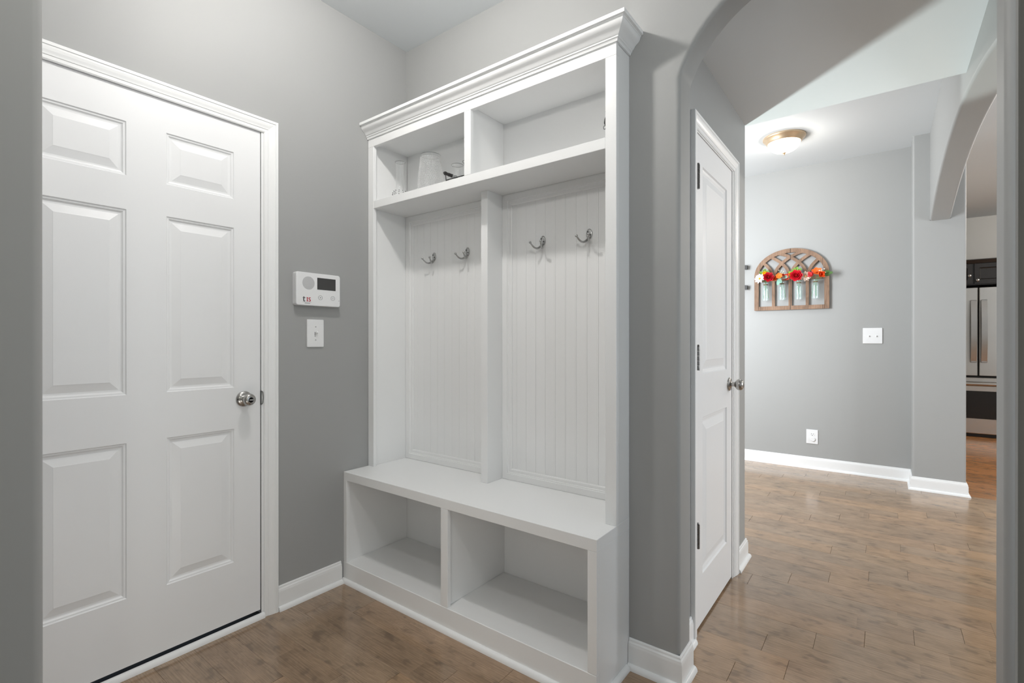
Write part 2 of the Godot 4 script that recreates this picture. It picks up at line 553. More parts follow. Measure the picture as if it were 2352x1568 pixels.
# ---------------------------------------------------------------- floor
func build_floor() -> void:
	var fl := thing("floor", "brown hardwood plank floor running through mudroom, hall and kitchen", "floor", Vector3.ZERO, "", "structure")
	var sub := boxed(V(-1.12, -0.06, -7.12), V(5.62, -0.011, HZ))
	merge(sub, boxed(V(-0.12, -0.06, HZ), V(5.62, -0.011, 3.62)))
	part("subfloor", sub, mat(col(60, 46, 36), 0.8), fl)
	var rng := RandomNumberGenerator.new()
	rng.seed = 5
	var pitch := 0.13
	for k in range(-11, 55):
		var z1 := 0.54 - pitch * k
		var z0 := z1 - pitch
		var zc := (z0 + z1) / 2
		var xa := 1.44
		var xb := 2.47
		if zc > 0.12: xa = 0.0; xb = 2.9
		elif zc < -3.5: xa = 2.3; xb = 4.1
		elif zc < -1.08: xa = 0.8; xb = 4.1
		var j := 0.276 + 0.156 * k
		if zc < -1.42: j = 1.878 + 0.156 * (k - 15)
		elif zc < -0.2: j = 1.742 + 0.156 * (k - 6)
		j -= 0.78 * ceil((j - xa) / 0.78)
		while j < xb:
			var p0 := maxf(j, xa)
			var p1 := minf(j + 0.78, xb)
			j += 0.78
			if p1 - p0 < 0.003: continue
			if zc < -3.2 and p0 < 2.33 and p1 > 2.33: p1 = 2.33; j = 2.33
			var mb := MB.new()
			plank(mb, p0 + 0.0005, z0 + 0.0002, p1 - 0.0005, z1 - 0.0002, rng.randf_range(-0.0002, 0.0002), Vector2(rng.randf(), rng.randf()))
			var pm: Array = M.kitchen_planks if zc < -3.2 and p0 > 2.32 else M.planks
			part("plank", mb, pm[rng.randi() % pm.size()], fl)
	# the rest of the rooms, outside the view
	var rest := MB.new()
	for r in [[-1.0, FZ, 0.8, HZ], [4.1, -7.0, 5.5, PB], [2.47, -1.076, 4.1, PB], [0.0, 1.97, 3.0, 3.5], [2.3, -7.0, 4.1, -6.62]]:
		rest.box(V(r[0], -0.01, r[1]), V(r[2], 0, r[3]))
	var o := part("floorboards", rest, M.planks[0], fl)
	o.set_meta("kind", "stuff")
func plank(mb: MB, x0: float, z0: float, x1: float, z1: float, y: float, off: Vector2) -> void:
	var b := 0.0005
	var UV := func(v: Vector3) -> Vector2: return off + Vector2(v.x * 0.85, v.z * 1.7)
	var a := [V(x0 + b, y, z1 - b), V(x1 - b, y, z1 - b), V(x1 - b, y, z0 + b), V(x0 + b, y, z0 + b)]
	var c := [V(x0, y - b * 0.9, z1), V(x1, y - b * 0.9, z1), V(x1, y - b * 0.9, z0), V(x0, y - b * 0.9, z0)]
	var d := [V(x0, -0.0108, z1), V(x1, -0.0108, z1), V(x1, -0.0108, z0), V(x0, -0.0108, z0)]
	mb.quv(a[0], a[1], a[2], a[3], a.map(UV))
	for i in 4:
		var i2 := (i + 1) % 4
		var q := [c[i], c[i2], a[i2], a[i]]
		mb.quv(q[0], q[1], q[2], q[3], q.map(UV))
		q = [d[i], d[i2], c[i2], c[i]]
		mb.quv(q[0], q[1], q[2], q[3], q.map(UV))

# ---------------------------------------------------------------- doors
# local frame of a wall thing: x along the wall (right, seen from the room), y up, z out of the wall
func frame_x(x: float, z: float) -> Transform3D:       # on a wall facing +x
	return Transform3D(Basis(V(0, 0, -1), V(0, 1, 0), V(1, 0, 0)), V(x, 0, z))
func slab(mb: MB, x0: float, x1: float, y0: float, y1: float, th: float, holes: Array) -> void:
	# front face at z = 0 with rectangular holes [x0, y0, x1, y1]; grid of quads
	var xs := [x0, x1]
	var ys := [y0, y1]
	for h in holes:
		for v in [h[0], h[2]]: if not v in xs: xs.append(v)
		for v in [h[1], h[3]]: if not v in ys: ys.append(v)
	xs.sort(); ys.sort()
	for i in xs.size() - 1:
		for j in ys.size() - 1:
			var cx: float = (xs[i] + xs[i + 1]) / 2
			var cy: float = (ys[j] + ys[j + 1]) / 2
			var inside := false
			for h in holes: inside = inside or (cx > h[0] and cx < h[2] and cy > h[1] and cy < h[3])
			if not inside: mb.quad(V(xs[i], ys[j], 0), V(xs[i + 1], ys[j], 0), V(xs[i + 1], ys[j + 1], 0), V(xs[i], ys[j + 1], 0))
	var e := 0.0
	mb.quad(V(x0, y0, -th), V(x0, y0, e), V(x0, y1, e), V(x0, y1, -th))
	mb.quad(V(x1, y0, e), V(x1, y0, -th), V(x1, y1, -th), V(x1, y1, e))
	mb.quad(V(x0, y1, e), V(x1, y1, e), V(x1, y1, -th), V(x0, y1, -th))
	mb.quad(V(x0, y0, -th), V(x1, y0, -th), V(x1, y0, e), V(x0, y0, e))
	mb.quad(V(x1, y0, -th), V(x0, y0, -th), V(x0, y1, -th), V(x1, y1, -th))
func panel(h: Array, steps: Array) -> MB:               # raised door panel: steps of [inset, depth]
	var mb := MB.new()
	var loops := []
	for s in steps:
		var i: float = s[0]
		loops.append([V(h[0] + i, h[1] + i, s[1]), V(h[2] - i, h[1] + i, s[1]), V(h[2] - i, h[3] - i, s[1]), V(h[0] + i, h[3] - i, s[1])])
	for l in loops.size() - 1:
		for k in 4:
			mb.quad(loops[l][k], loops[l][(k + 1) % 4], loops[l + 1][(k + 1) % 4], loops[l + 1][k])
	var z: Array = loops[-1]
	mb.quad(z[0], z[1], z[2], z[3])
	return mb
const STICK := [[0.0, 0.0], [0.003, -0.004], [0.008, -0.0046], [0.012, -0.0085], [0.015, -0.0095], [0.020, -0.0095], [0.045, -0.0022], [0.047, -0.0014]]
const CASING := [Vector2(0.0, 0.0), Vector2(0.0, 0.0), Vector2(0.057, 0.0), Vector2(0.057, 0.016), Vector2(0.055, 0.018), Vector2(0.046, 0.018), Vector2(0.0445, 0.0155), Vector2(0.038, 0.0155), Vector2(0.030, 0.014), Vector2(0.022, 0.0115), Vector2(0.016, 0.0105), Vector2(0.0145, 0.0085), Vector2(0.004, 0.0085), Vector2(0.0, 0.006), Vector2(0.0, 0.0)]
func knob_mesh(rose: float, ball: float, reach: float) -> MB:   # axis +y
	var mb := MB.new()
	mb.lathe([Vector2(rose, 0), Vector2(rose, 0.003), Vector2(rose * 0.96, 0.006), Vector2(rose * 0.8, 0.010), Vector2(rose * 0.62, 0.012), Vector2(rose * 0.45, 0.014), Vector2(0.012, 0.018), Vector2(0.011, 0.026),
		Vector2(ball * 0.62, reach * 0.5), Vector2(ball * 0.86, reach * 0.58), Vector2(ball * 0.98, reach * 0.68), Vector2(ball, reach * 0.78), Vector2(ball * 0.93, reach * 0.88), Vector2(ball * 0.78, reach * 0.95), Vector2(ball * 0.5, reach), Vector2(0, reach)], 40)
	return mb
const TO_Z := Basis(Vector3(1, 0, 0), Vector3(0, 0, 1), Vector3(0, -1, 0))   # local y axis turned to +z

func build_door_one() -> void:
	# along-wall coordinate runs to -z; origin at the latch edge of the leaf
	var o := thing("door_1", "white six-panel door with a satin knob in the left wall", "door", Vector3.ZERO, "", "structure")
	o.transform = frame_x(-0.003, 0.7975)
	var x1 := -0.0025      # latch edge (right, seen from the room)
	var x0 := -0.811
	var cols := [[0.9053, 1.1428], [1.2632, 1.5007]]
	var rows := [[1.7562, 1.9464], [0.9874, 1.6383], [0.2735, 0.8185]]
	var holes := []
	for c in cols:
		for r in rows: holes.append([0.7975 - c[1], r[0], 0.7975 - c[0], r[1]])
	var mb := MB.new()
	slab(mb, x0 + 0.003, x1, 0.034, 2.0641, 0.04, holes)
	part("door_leaf", mb, M.door, o)
	for h in holes: part("door_panel", panel(h, STICK), M.door, o)
	# casing, jamb, threshold
	mb = MB.new()
	var y := 2.0645
	mb.mold([V(0.010, 0, 0.003), V(0.010, y, 0.003), V(x0 - 0.010, y, 0.003), V(x0 - 0.010, 0, 0.003)], V(0, 0, 1), mirror(CASING), false, true)
	part("door_casing", mb, M.trim, o)
	mb = boxed(V(0.0, 0, -0.10), V(0.0098, y + 0.01, 0.005))
	merge(mb, boxed(V(x0 - 0.0098, 0, -0.10), V(x0, y + 0.01, 0.005)))
	merge(mb, boxed(V(x0, y + 0.001, -0.10), V(0.0, y + 0.0098, 0.005)))
	merge(mb, boxed(V(-0.014, 0, -0.10), V(0.0, y, -0.042)))
	part("door_jamb", mb, M.trim, o)
	part("threshold_gap", boxed(V(x0, 0.0, -0.11), V(0.0, 0.016, -0.002)), M.gap, o, 0, "dark gap under the door")
	mb = MB.new()
	mb.mold([V(x0, 0, 0.003), V(0.010, 0, 0.003)], V(0, 1, 0), quarter(0.016, 0.021, true), false, true)
	part("threshold_strip", mb, M.trim, o, 40)
	# knob
	mb = MB.new()
	mb.xf = Transform3D(TO_Z, V(-0.0695, 0.937, 0.0))
	var kb := knob_mesh(0.032, 0.0245, 0.062)
	for i in kb.p.size(): mb.p.append(mb.xf * kb.p[i])
	mb.uv = kb.uv
	var kn := part("door_knob", mb, M.nickel, o, 50, "satin metal door knob")
	mb = MB.new()
	mb.xf = Transform3D(TO_Z, V(-0.0695, 0.937, 0.0))
	mb.lathe([Vector2(0.0125, 0.0615), Vector2(0.0125, 0.063), Vector2(0.0105, 0.0635), Vector2(0.0105, 0.062), Vector2(0.0, 0.062)], 24)
	mb.box(V(-0.0095, 0.062, -0.0035), V(0.0095, 0.070, 0.0035), 0.0018)
	part("thumb_turn", mb, M.chrome, kn, 30)
	mb = MB.new()
	mb.xf = Transform3D(TO_Z, V(-0.0955, 0.937, 0.0075))
	mb.lathe([Vector2(0.0036, 0.0), Vector2(0.0036, 0.002), Vector2(0.0, 0.0026)], 12)
	part("rose_screw", mb, M.gap, kn, 30)
	# strike plate and latch gap
	mb = boxed(V(-0.0022, 0.905, -0.05), V(0.0002, 0.966, 0.006), 0.0)
	part("strike_plate", mb, M.black, o)
	mb = MB.new()
	mb.tube([V(0.002, 0.908, 0.0075), V(0.0045, 0.915, 0.0085), V(0.006, 0.936, 0.0088), V(0.0045, 0.957, 0.0085), V(0.002, 0.964, 0.0075)], 0.0022, 8)
	part("strike_lip", mb, M.chrome, o, 40)
func mirror(prof: Array) -> Array:                      # casing profile measured away from the opening, for a path with the wall on its right
	var out := []
	for q in prof: out.append(Vector2(-q.x, q.y))
	out.reverse()
	return out
func quarter(w: float, h: float, right: bool) -> Array:    # quarter round against a wall, on a floor; right: to the right of travel
	var out := [Vector2(0, 0)]
	for k in 9:
		var a := PI / 2 * k / 8.0
		out.append(Vector2(w * cos(a), h * sin(a)))
	out.append(Vector2(0, 0))
	return mirror(out) if right else out

func build_hall_door() -> void:
	var o := thing("door_2", "narrow white two-panel closet door in the hall beyond the arch", "door", Vector3.ZERO, "", "structure")
	o.transform = frame_x(HX, -0.19)
	var x1 := 0.585
	var y1 := 2.014
	var mb := MB.new()
	var hs := [[0.095, 1.04, 0.49, 1.90], [0.095, 0.21, 0.49, 0.86]]
	slab(mb, 0.003, x1 - 0.003, 0.012, y1, 0.036, hs)
	part("door_leaf", mb, M.door, o)
	for h in hs: part("door_panel", panel(h, [[0, 0], [0.004, -0.006], [0.012, -0.008], [0.018, -0.010], [0.024, -0.010], [0.055, -0.002], [0.057, -0.001]]), M.door, o)
	mb = MB.new()
	mb.mold([V(-0.004, 0, 0), V(-0.004, y1 + 0.008, 0), V(x1 + 0.026, y1 + 0.008, 0), V(x1 + 0.026, 0, 0)], V(0, 0, 1), CASING, false, true)
	part("door_casing", mb, M.trim, o)
	mb = boxed(V(x1 + 0.001, 0, -0.1), V(x1 + 0.0245, y1 + 0.007, 0.0035))
	merge(mb, boxed(V(-0.0035, 0, -0.1), V(0.0, y1 + 0.007, 0.0035)))
	merge(mb, boxed(V(0, y1 + 0.002, -0.1), V(x1 + 0.001, y1 + 0.0075, 0.0035)))
	part("door_jamb", mb, M.trim, o)
	for y in [1.832, 1.107, 0.395]:
		mb = MB.new()
		mb.box(V(-0.006, y - 0.048, -0.002), V(0.001, y + 0.048, 0.0052))
		for k in 5:
			mb.xf = Transform3D(Basis.IDENTITY, V(0.003, y - 0.048 + k * 0.0194, 0.0085))
			mb.lathe([Vector2(0, 0), Vector2(0.0068, 0.0004), Vector2(0.0072, 0.002), Vector2(0.0072, 0.017), Vector2(0.0068, 0.0186), Vector2(0, 0.019)], 14)
		mb.xf = Transform3D(Basis.IDENTITY, V(0.003, y + 0.048, 0.0085))
		mb.lathe([Vector2(0.0045, 0), Vector2(0.006, 0.003), Vector2(0.004, 0.007), Vector2(0, 0.008)], 12)
		part("hinge", mb, M.hinge, o, 40, "grey metal hinge")
	mb = MB.new()
	mb.xf = Transform3D(TO_Z, V(0.53, 0.967, 0.0))
	var kb := MB.new()
	kb.lathe([Vector2(0.032, 0), Vector2(0.032, 0.004), Vector2(0.029, 0.008), Vector2(0.016, 0.011), Vector2(0.0105, 0.014), Vector2(0.0105, 0.027), Vector2(0.017, 0.031), Vector2(0.0235, 0.037), Vector2(0.0265, 0.045), Vector2(0.0265, 0.052), Vector2(0.0235, 0.060), Vector2(0.016, 0.066), Vector2(0.0, 0.068)], 36)
	for i in kb.p.size(): mb.p.append(mb.xf * kb.p[i])
	mb.uv = kb.uv
	part("door_knob", mb, M.nickel, o, 50, "satin metal ball knob")

# ---------------------------------------------------------------- baseboards
const BASE := [Vector2(0, 0), Vector2(0.012, 0), Vector2(0.012, 0.078), Vector2(0.010, 0.084), Vector2(0.0095, 0.090), Vector2(0.006, 0.095), Vector2(0.0055, 0.101), Vector2(0.003, 0.1045), Vector2(0, 0.105)]
func base_run(called: String, path: Array, label: String, right := false) -> void:
	var o := thing(called, label, "baseboard", Vector3.ZERO, "", "structure")
	var mb := MB.new()
	mb.mold(path, V(0, 1, 0), mirror(BASE) if right else BASE, false, true)
	part("board", mb, M.trim, o, 30)
	mb = MB.new()
	var q := []
	for v in quarter(0.014, 0.019, false): q.append(v + Vector2(0.012, 0))
	mb.mold(path, V(0, 1, 0), mirror(q) if right else q, false, true)
	part("shoe_molding", mb, M.trim, o, 40)
func build_trims() -> void:
	# travel with the room on the left of travel (N up): N x T points into the room
	base_run("baseboard_left", [V(0, 0, BD + 0.016), V(0, 0, 0.7295)], "short white baseboard between the six-panel door and the bench")
	base_run("baseboard_arch", [V(1.56, 0, PB + 0.004), V(1.56, 0, PX), V(LX + 0.001, 0, PX)], "white baseboard wrapping the foot of the arch pier")
	base_run("baseboard_hall", [V(HX - 0.06, 0, HZ), V(HX, 0, HZ), V(HX, 0, -0.862)], "small white baseboard wrapping the far corner of the closet wall")
	base_run("baseboard_hall_near", [V(HX, 0, -0.135), V(HX, 0, PB - 0.002)], "tiny white baseboard stub between the arch and the closet door")
	base_run("baseboard_foyer", [V(GX, 0, GZ - 0.12), V(GX, 0, GZ), V(FX, 0, GZ), V(FX, 0, FZ), V(-0.98, 0, FZ)], "white baseboard along the far foyer wall and stub wall")

# ---------------------------------------------------------------- the locker
func build_locker() -> void:
	var o := thing("mudroom_locker", "tall white built-in mudroom locker with crown, beadboard back and bench cubbies", "locker")
	var m: Material = M.locker
	var P := func(n: String, mn: Vector3, mx: Vector3, b := 0.0012): part(n, boxed(mn, mx, b), m, o)
	var bh := 0.537
	var sh0 := 1.850
	var sh1 := 1.889
	var rb := 2.1655
	# upper carcass
	P.call("side_panel", V(0.001, bh, 0.012), V(0.022, 2.2072, LD - 0.019))
	P.call("side_panel", V(LX - 0.020, bh, 0.012), V(LX - 0.0005, 2.2072, LD - 0.0190))
	P.call("stile", V(0.001, bh, LD - 0.019), V(0.0441, rb, LD))
	P.call("stile", V(LX - 0.0422, bh, LD - 0.019), V(LX, rb, LD))
	P.call("top_rail", V(0.001, rb, LD - 0.019), V(LX, 2.215, LD))
	P.call("shelf_rail", V(0.0441, sh0, LD - 0.019), V(LX - 0.0422, sh1, LD))
	P.call("shelf", V(0.022, sh0 + 0.003, 0.012), V(LX - 0.020, sh1 - 0.002, LD - 0.019))
	P.call("divider_stile", V(0.667, sh1, LD - 0.019), V(0.705, rb, LD))
	P.call("divider", V(0.677, sh1 - 0.002, 0.012), V(0.696, 2.187, LD - 0.019))
	P.call("top_panel", V(0.022, 2.187, 0.001), V(LX - 0.020, 2.2050, LD - 0.019))
	P.call("top_panel", V(0.001, 2.2600, 0.001), V(LX + 0.045, 2.2775, LD + 0.045))
	P.call("back_panel", V(0.001, bh, 0.001), V(LX - 0.001, 2.187, 0.0085), 0.0)
	P.call("upper_back_panel", V(0.022, sh1 - 0.002, 0.0085), V(LX - 0.02, 2.187, 0.0115), 0.0)
	P.call("lower_divider", V(0.6575, bh, 0.0085), V(0.696, sh0 + 0.003, 0.1305))
	# beadboard strips
	for bay in [[0.0225, 0.6575], [0.696, LX - 0.0205]]:
		var k := floori(bay[0] / 0.0515)
		while true:
			var x0 := maxf(0.0515 * k + 0.0017, bay[0])
			var x1 := minf(0.0515 * (k + 1) + 0.0017, bay[1])
			k += 1
			if x0 >= bay[1] - 0.002: break
			if x1 - x0 < 0.004: continue
			var mb := MB.new()
			var pr := [Vector2(x0, 0.0085), Vector2(x0 + 0.0003, 0.0119), Vector2(x0 + 0.0012, 0.0125), Vector2(x1 - 0.0062, 0.0125), Vector2(x1 - 0.0055, 0.0121), Vector2(x1 - 0.0048, 0.0125), Vector2(x1 - 0.0012, 0.0125), Vector2(x1 - 0.0003, 0.0119), Vector2(x1, 0.0085)]
			if x1 - x0 < 0.012: pr = [Vector2(x0, 0.0085), Vector2(x0 + 0.0008, 0.0125), Vector2(x1 - 0.0008, 0.0125), Vector2(x1, 0.0085)]
			for i in pr.size() - 1:
				mb.quad(V(pr[i].x, bh, pr[i].y), V(pr[i + 1].x, bh, pr[i + 1].y), V(pr[i + 1].x, sh0 + 0.003, pr[i + 1].y), V(pr[i].x, sh0 + 0.003, pr[i].y))
			part("beadboard_strip", mb, m, o)
		# picture-frame moulding round the bay
		var pm := [Vector2(0, 0.0085), Vector2(0.052, 0.0125), Vector2(0.052, 0.0155), Vector2(0.048, 0.018), Vector2(0.042, 0.0185), Vector2(0.036, 0.018), Vector2(0.034, 0.0205), Vector2(0.030, 0.021), Vector2(0.0285, 0.0245), Vector2(0.024, 0.0255), Vector2(0.004, 0.0255), Vector2(0, 0.0235)]
		var mb2 := MB.new()
		# travel with the bay on the left: counter-clockwise seen from the front
		mb2.mold([V(bay[0], bh, 0), V(bay[1], bh, 0), V(bay[1], sh0 + 0.003, 0), V(bay[0], sh0 + 0.003, 0)], V(0, 0, 1), pm, true)
		part("panel_molding", mb2, m, o, 25)
	# crown
	var c0 := 2.2072
	var cp := [Vector2(-0.0005, 0.0), Vector2(0.006, 0.0), Vector2(0.0065, 0.004), Vector2(0.0085, 0.0085), Vector2(0.012, 0.0105), Vector2(0.0125, 0.0145), Vector2(0.0155, 0.0165), Vector2(0.018, 0.020), Vector2(0.0225, 0.0265), Vector2(0.0265, 0.030), Vector2(0.032, 0.034), Vector2(0.0375, 0.0385), Vector2(0.0405, 0.044), Vector2(0.0425, 0.0505), Vector2(0.0428, 0.0565), Vector2(0.0527, 0.0575), Vector2(0.0527, 0.0705), Vector2(-0.0005, 0.0705)]
	var mb3 := MB.new()
	mb3.mold([V(0.001, c0, LD), V(LX, c0, LD), V(LX, c0, PX + 0.001)], V(0, 1, 0), mirror(cp), false, true)
	part("crown_molding", mb3, m, o, 32)
	# bench
	P.call("bench_seat", V(0.001, bh - 0.041, 0.002), V(LX, bh, BD), )
	P.call("bench_side", V(0.001, 0.002, 0.012), V(0.020, bh - 0.041, BD - 0.019))
	P.call("bench_side", V(LX - 0.020, 0.002, 0.012), V(LX - 0.0004, bh - 0.041, BD - 0.019))
	P.call("bench_stile", V(0.001, 0.098, BD - 0.019), V(0.026, bh - 0.041, BD))
	P.call("bench_stile", V(LX - 0.034, 0.098, BD - 0.019), V(LX, bh - 0.041, BD))
	P.call("bench_stile", V(0.671, 0.098, BD - 0.019), V(0.710, bh - 0.041, BD))
	P.call("bench_divider", V(0.681, 0.098, 0.012), V(0.700, bh - 0.041, BD - 0.019))
	P.call("cubby_floor", V(0.020, 0.080, 0.012), V(LX - 0.020, 0.098, BD - 0.0005))
	P.call("cubby_back", V(0.001, 0.002, 0.002), V(LX - 0.001, bh - 0.041, 0.012), 0.0)
	P.call("base_board", V(0.001, 0.002, BD - 0.0185), V(LX, 0.0975, BD + 0.0008))
	var q := MB.new()
	q.mold([V(0.001, 0, BD + 0.0008), V(LX, 0, BD + 0.0008), V(LX, 0, PX + 0.026)], V(0, 1, 0), quarter(0.015, 0.020, true), false, true)
	part("shoe_molding", q, m, o, 40)

# ---------------------------------------------------------------- lamps
func flush_lamp(label: String, at: Vector3, e: float, c: Color, glow: float) -> void:
	var o := thing("ceiling_lamp", label, "ceiling lamp", at)
	var brass := mat(col(226, 200, 168), 0.34, 0.8)
	var mb := MB.new()
	mb.lathe([Vector2(0.112, -0.046), Vector2(0.118, -0.048), Vector2(0.124, -0.045), Vector2(0.128, -0.036), Vector2(0.134, -0.030), Vector2(0.140, -0.020), Vector2(0.147, -0.016), Vector2(0.151, -0.010), Vector2(0.152, -0.004), Vector2(0.150, 0.0)], 64)
	part("rim", mb, brass, o, 40)
	var lit := mat(Color(0.95, 0.95, 0.93), 0.3)
	lit.emission_enabled = true
	lit.emission = c
	lit.emission_energy_multiplier = glow
	mb = MB.new()
	var pr := []
	for k in 15:
		var a := PI / 2 * k / 14.0
		pr.append(Vector2(0.117 * sin(a), -0.043 - 0.082 * cos(a)))
	pr.append(Vector2(0.0, -0.043))
	mb.lathe(pr, 48)
	part("glass_bowl", mb, lit, o, 50)
	mb = MB.new()
	mb.lathe([Vector2(0, -0.142), Vector2(0.006, -0.141), Vector2(0.008, -0.137), Vector2(0.006, -0.133), Vector2(0.012, -0.129), Vector2(0.014, -0.125), Vector2(0.0, -0.122)], 20)
	part("finial", mb, brass, o, 40)
	omni("lamp_light" + ("_foyer" if at.z < -1 else "_mud"), at + V(0, -0.09, 0), c, e, 0.05)
func build_lamps() -> void:
	flush_lamp("lit frosted dome ceiling lamp with brushed brass rim above the foyer", V(1.478, FH, -2.615), 0.17, Color(1.0, 0.975, 0.94), 1.7)
	flush_lamp("lit frosted dome ceiling lamp above the mudroom, outside the view", V(0.80, H, 0.92), 0.66, Color(1.0, 0.985, 0.97), 3.0)
	# added globe lamp standing in for an unseen flash
	var pe := thing("flash_stand_in", "added white globe standing in for an unseen flash, hung from the mudroom ceiling", "stand-in light", V(1.72, H, 1.42))
	var pm := MB.new()
	pm.lathe([Vector2(0, -0.03), Vector2(0.05, -0.028), Vector2(0.055, 0.0)], 28)
	part("canopy", pm, M.plastic, pe, 40)
	pm = MB.new()
	pm.tube([V(0, -0.02, 0), V(0, -0.56, 0)], 0.004, 8)
	part("cord", pm, M.plastic, pe, 50)
	var gl := mat(Color(0.95, 0.95, 0.95), 0.3)
	gl.emission_enabled = true
	gl.emission = Color(1, 0.99, 0.97)
	gl.emission_energy_multiplier = 1.5
	pm = MB.new()
	pm.ball(V(0, -0.60, 0), V(0.05, 0.05, 0.05), 28, 16)
	part("globe", pm, gl, pe, 60)
	omni("flash_light", V(1.72, H - 0.60, 1.42), Color(1, 0.99, 0.97), 0.25, 0.045)
	# added low fill light box by the near wall end, below the view
	var la := thing("added_fill_box", "added white fill light box with a frosted panel by the near wall end, unseen", "lantern", V(1.30, 0, 1.50))
	la.rotation.y = atan2(-0.8, -0.6)      # its front (+z) turned towards the bench
	part("case", boxed(V(-0.19, 0.01, -0.05), V(0.19, 0.46, 0.0), 0.008), M.plastic, la)
	var dim := gl.duplicate()
	dim.emission_energy_multiplier = 0.5
	part("panel", boxed(V(-0.175, 0.03, 0.0), V(0.175, 0.44, 0.004), 0.001), dim, la)
	area("fill_box_light", V(1.30, 0.235, 1.50) + V(-0.8, 0, -0.6) * 0.012, V(-0.8, 0, -0.6), Vector2(0.34, 0.40), Color(1, 0.99, 0.97), 0.13)
	var sc := thing("added_wall_lamp", "added white globe lamp behind the camera that lifts the near right wall, unseen", "wall lamp", V(3.0, 1.55, 2.25))  # added lamp to lift the shaded near right wall
	pm = MB.new()
	pm.tube([V(0, 0, 0), V(-0.02, 0, 0), V(-0.10, 0, 0)], [0.05, 0.012, 0.010], 16)
	part("bracket", pm, M.nickel, sc, 40)
	pm = MB.new()
	pm.ball(V(-0.15, 0, 0), V(0.05, 0.05, 0.05), 24, 14)
	part("globe", pm, gl, sc, 60)
	omni("added_wall_light", V(2.85, 1.55, 2.25), Color(1.0, 1.0, 0.94), 0.15, 0.045)
	# added recessed light that brightens the kitchen, outside the view
	var lit := mat(Color(1, 1, 1), 0.4)
	lit.emission_enabled = true
	lit.emission = Color(1, 0.98, 0.95)
	lit.emission_energy_multiplier = 2.0
	var i := 0
	for d in [[V(4.5, FH, -4.9), 2.8, Color(1.0, 0.96, 0.91), "kitchen ceiling, outside the view"]]:
		var o := thing("added_recessed_light", "added round recessed light in the " + d[3], "ceiling light", d[0])
		var mb := MB.new()
		mb.lathe([Vector2(0.055, -0.002), Vector2(0.06, -0.008), Vector2(0.08, -0.006), Vector2(0.085, 0.0)], 32)
		part("trim_ring", mb, M.plastic, o, 40)
		mb = MB.new()
		mb.lathe([Vector2(0, -0.004), Vector2(0.056, -0.004), Vector2(0.056, 0.0)], 32)
		part("lens", mb, lit, o, 0)
		omni("added_lamp_light" + ("_kitchen" if d[0].z < -1 else "_front"), d[0] + V(0, -0.07, 0), d[2], d[1], 0.04)
		i += 1

func uplight() -> void:  # added spot standing in for sun glinting up off the floor
	var at := V(0.35, 0.0, -2.10)
	var o := thing("glint_uplight", "added black uplight standing in for a sun glint off the foyer floor, unseen", "floor lamp", at)
	var mb := MB.new()
	mb.lathe([Vector2(0, 0), Vector2(0.07, 0), Vector2(0.07, 0.01), Vector2(0.06, 0.012), Vector2(0.06, 0.12), Vector2(0.056, 0.12), Vector2(0.056, 0.09), Vector2(0, 0.09)], 28)
	part("can", mb, M.iron, o, 40)
	var l := SpotLight3D.new()
	l.name = "glint_beam"
	l.light_color = Color(0.95, 1.0, 0.99)
	l.light_energy = 6.6
	l.light_size = 0.06
	l.spot_angle = 15.0
	l.spot_angle_attenuation = 0.3
	l.spot_range = 12.0
	l.spot_attenuation = 2.0
	l.shadow_enabled = true
	add_child(l)
	l.look_at_from_position(at + V(0, 0.13, 0), V(2.02, HH, -0.60), Vector3.UP)

# ---------------------------------------------------------------- alarm, switches, outlet
func text_part(called: String, s: String, size: float, at: Vector3, m: Material, parent: Node3D, bold := false) -> void:
	var t := TextMesh.new()
	var f := SystemFont.new()
	f.font_names = PackedStringArray(["Droid Sans"])
	if bold: f.font_weight = 700
	t.font = f
	t.text = s
	t.font_size = 64
	t.pixel_size = size / 64.0
	t.depth = 0.0003
	var o := MeshInstance3D.new()
	o.name = called
	o.mesh = t
	o.material_override = m
	parent.add_child(o, true)
	o.position = at
func rounded(w: float, h: float, r: float, n := 6) -> Array:    # counter-clockwise outline round the origin
	var out := []
	for q in [[1, -1, -PI / 2], [1, 1, 0.0], [-1, 1, PI / 2], [-1, -1, PI]]:
		for k in n + 1:
			var a: float = q[2] + PI / 2 * k / n
			out.append(Vector2(q[0] * (w / 2 - r) + r * cos(a), q[1] * (h / 2 - r) + r * sin(a)))
	return out
func plate(mb: MB, w: float, h: float, r: float, z0: float, z1: float, b: float) -> void:    # rounded plate with a softened front edge
	var o0 := rounded(w, h, r)
	var n := o0.size()
	var lv := [[0.0, z0], [0.0, z1 - b], [b * 0.3, z1 - b * 0.3], [b, z1]]
	var rings := []
	for l in lv:
		var ring := []
		for q in o0:
			ring.append(V(q.x * (1 - 2 * l[0] / w), q.y * (1 - 2 * l[0] / h), l[1]))
		rings.append(ring)
	for i in rings.size() - 1:
		for k in n: mb.quad(rings[i][k], rings[i][(k + 1) % n], rings[i + 1][(k + 1) % n], rings[i + 1][k])
	for k in n: mb.tri(V(0, 0, z1), rings[-1][k], rings[-1][(k + 1) % n])
func toggle(mb: MB, x: float, y: float, up: float) -> void:
	mb.box(V(x - 0.0055, y - 0.0125, 0.004), V(x + 0.0055, y + 0.0125, 0.0072), 0.001)
	var keep := mb.xf
	mb.xf = keep * Transform3D(Basis(V(1, 0, 0), -0.45 * up), V(x, y, 0.006))
	mb.box(V(-0.0038, -0.005, 0), V(0.0038, 0.005, 0.014), 0.0015)
	mb.xf = keep
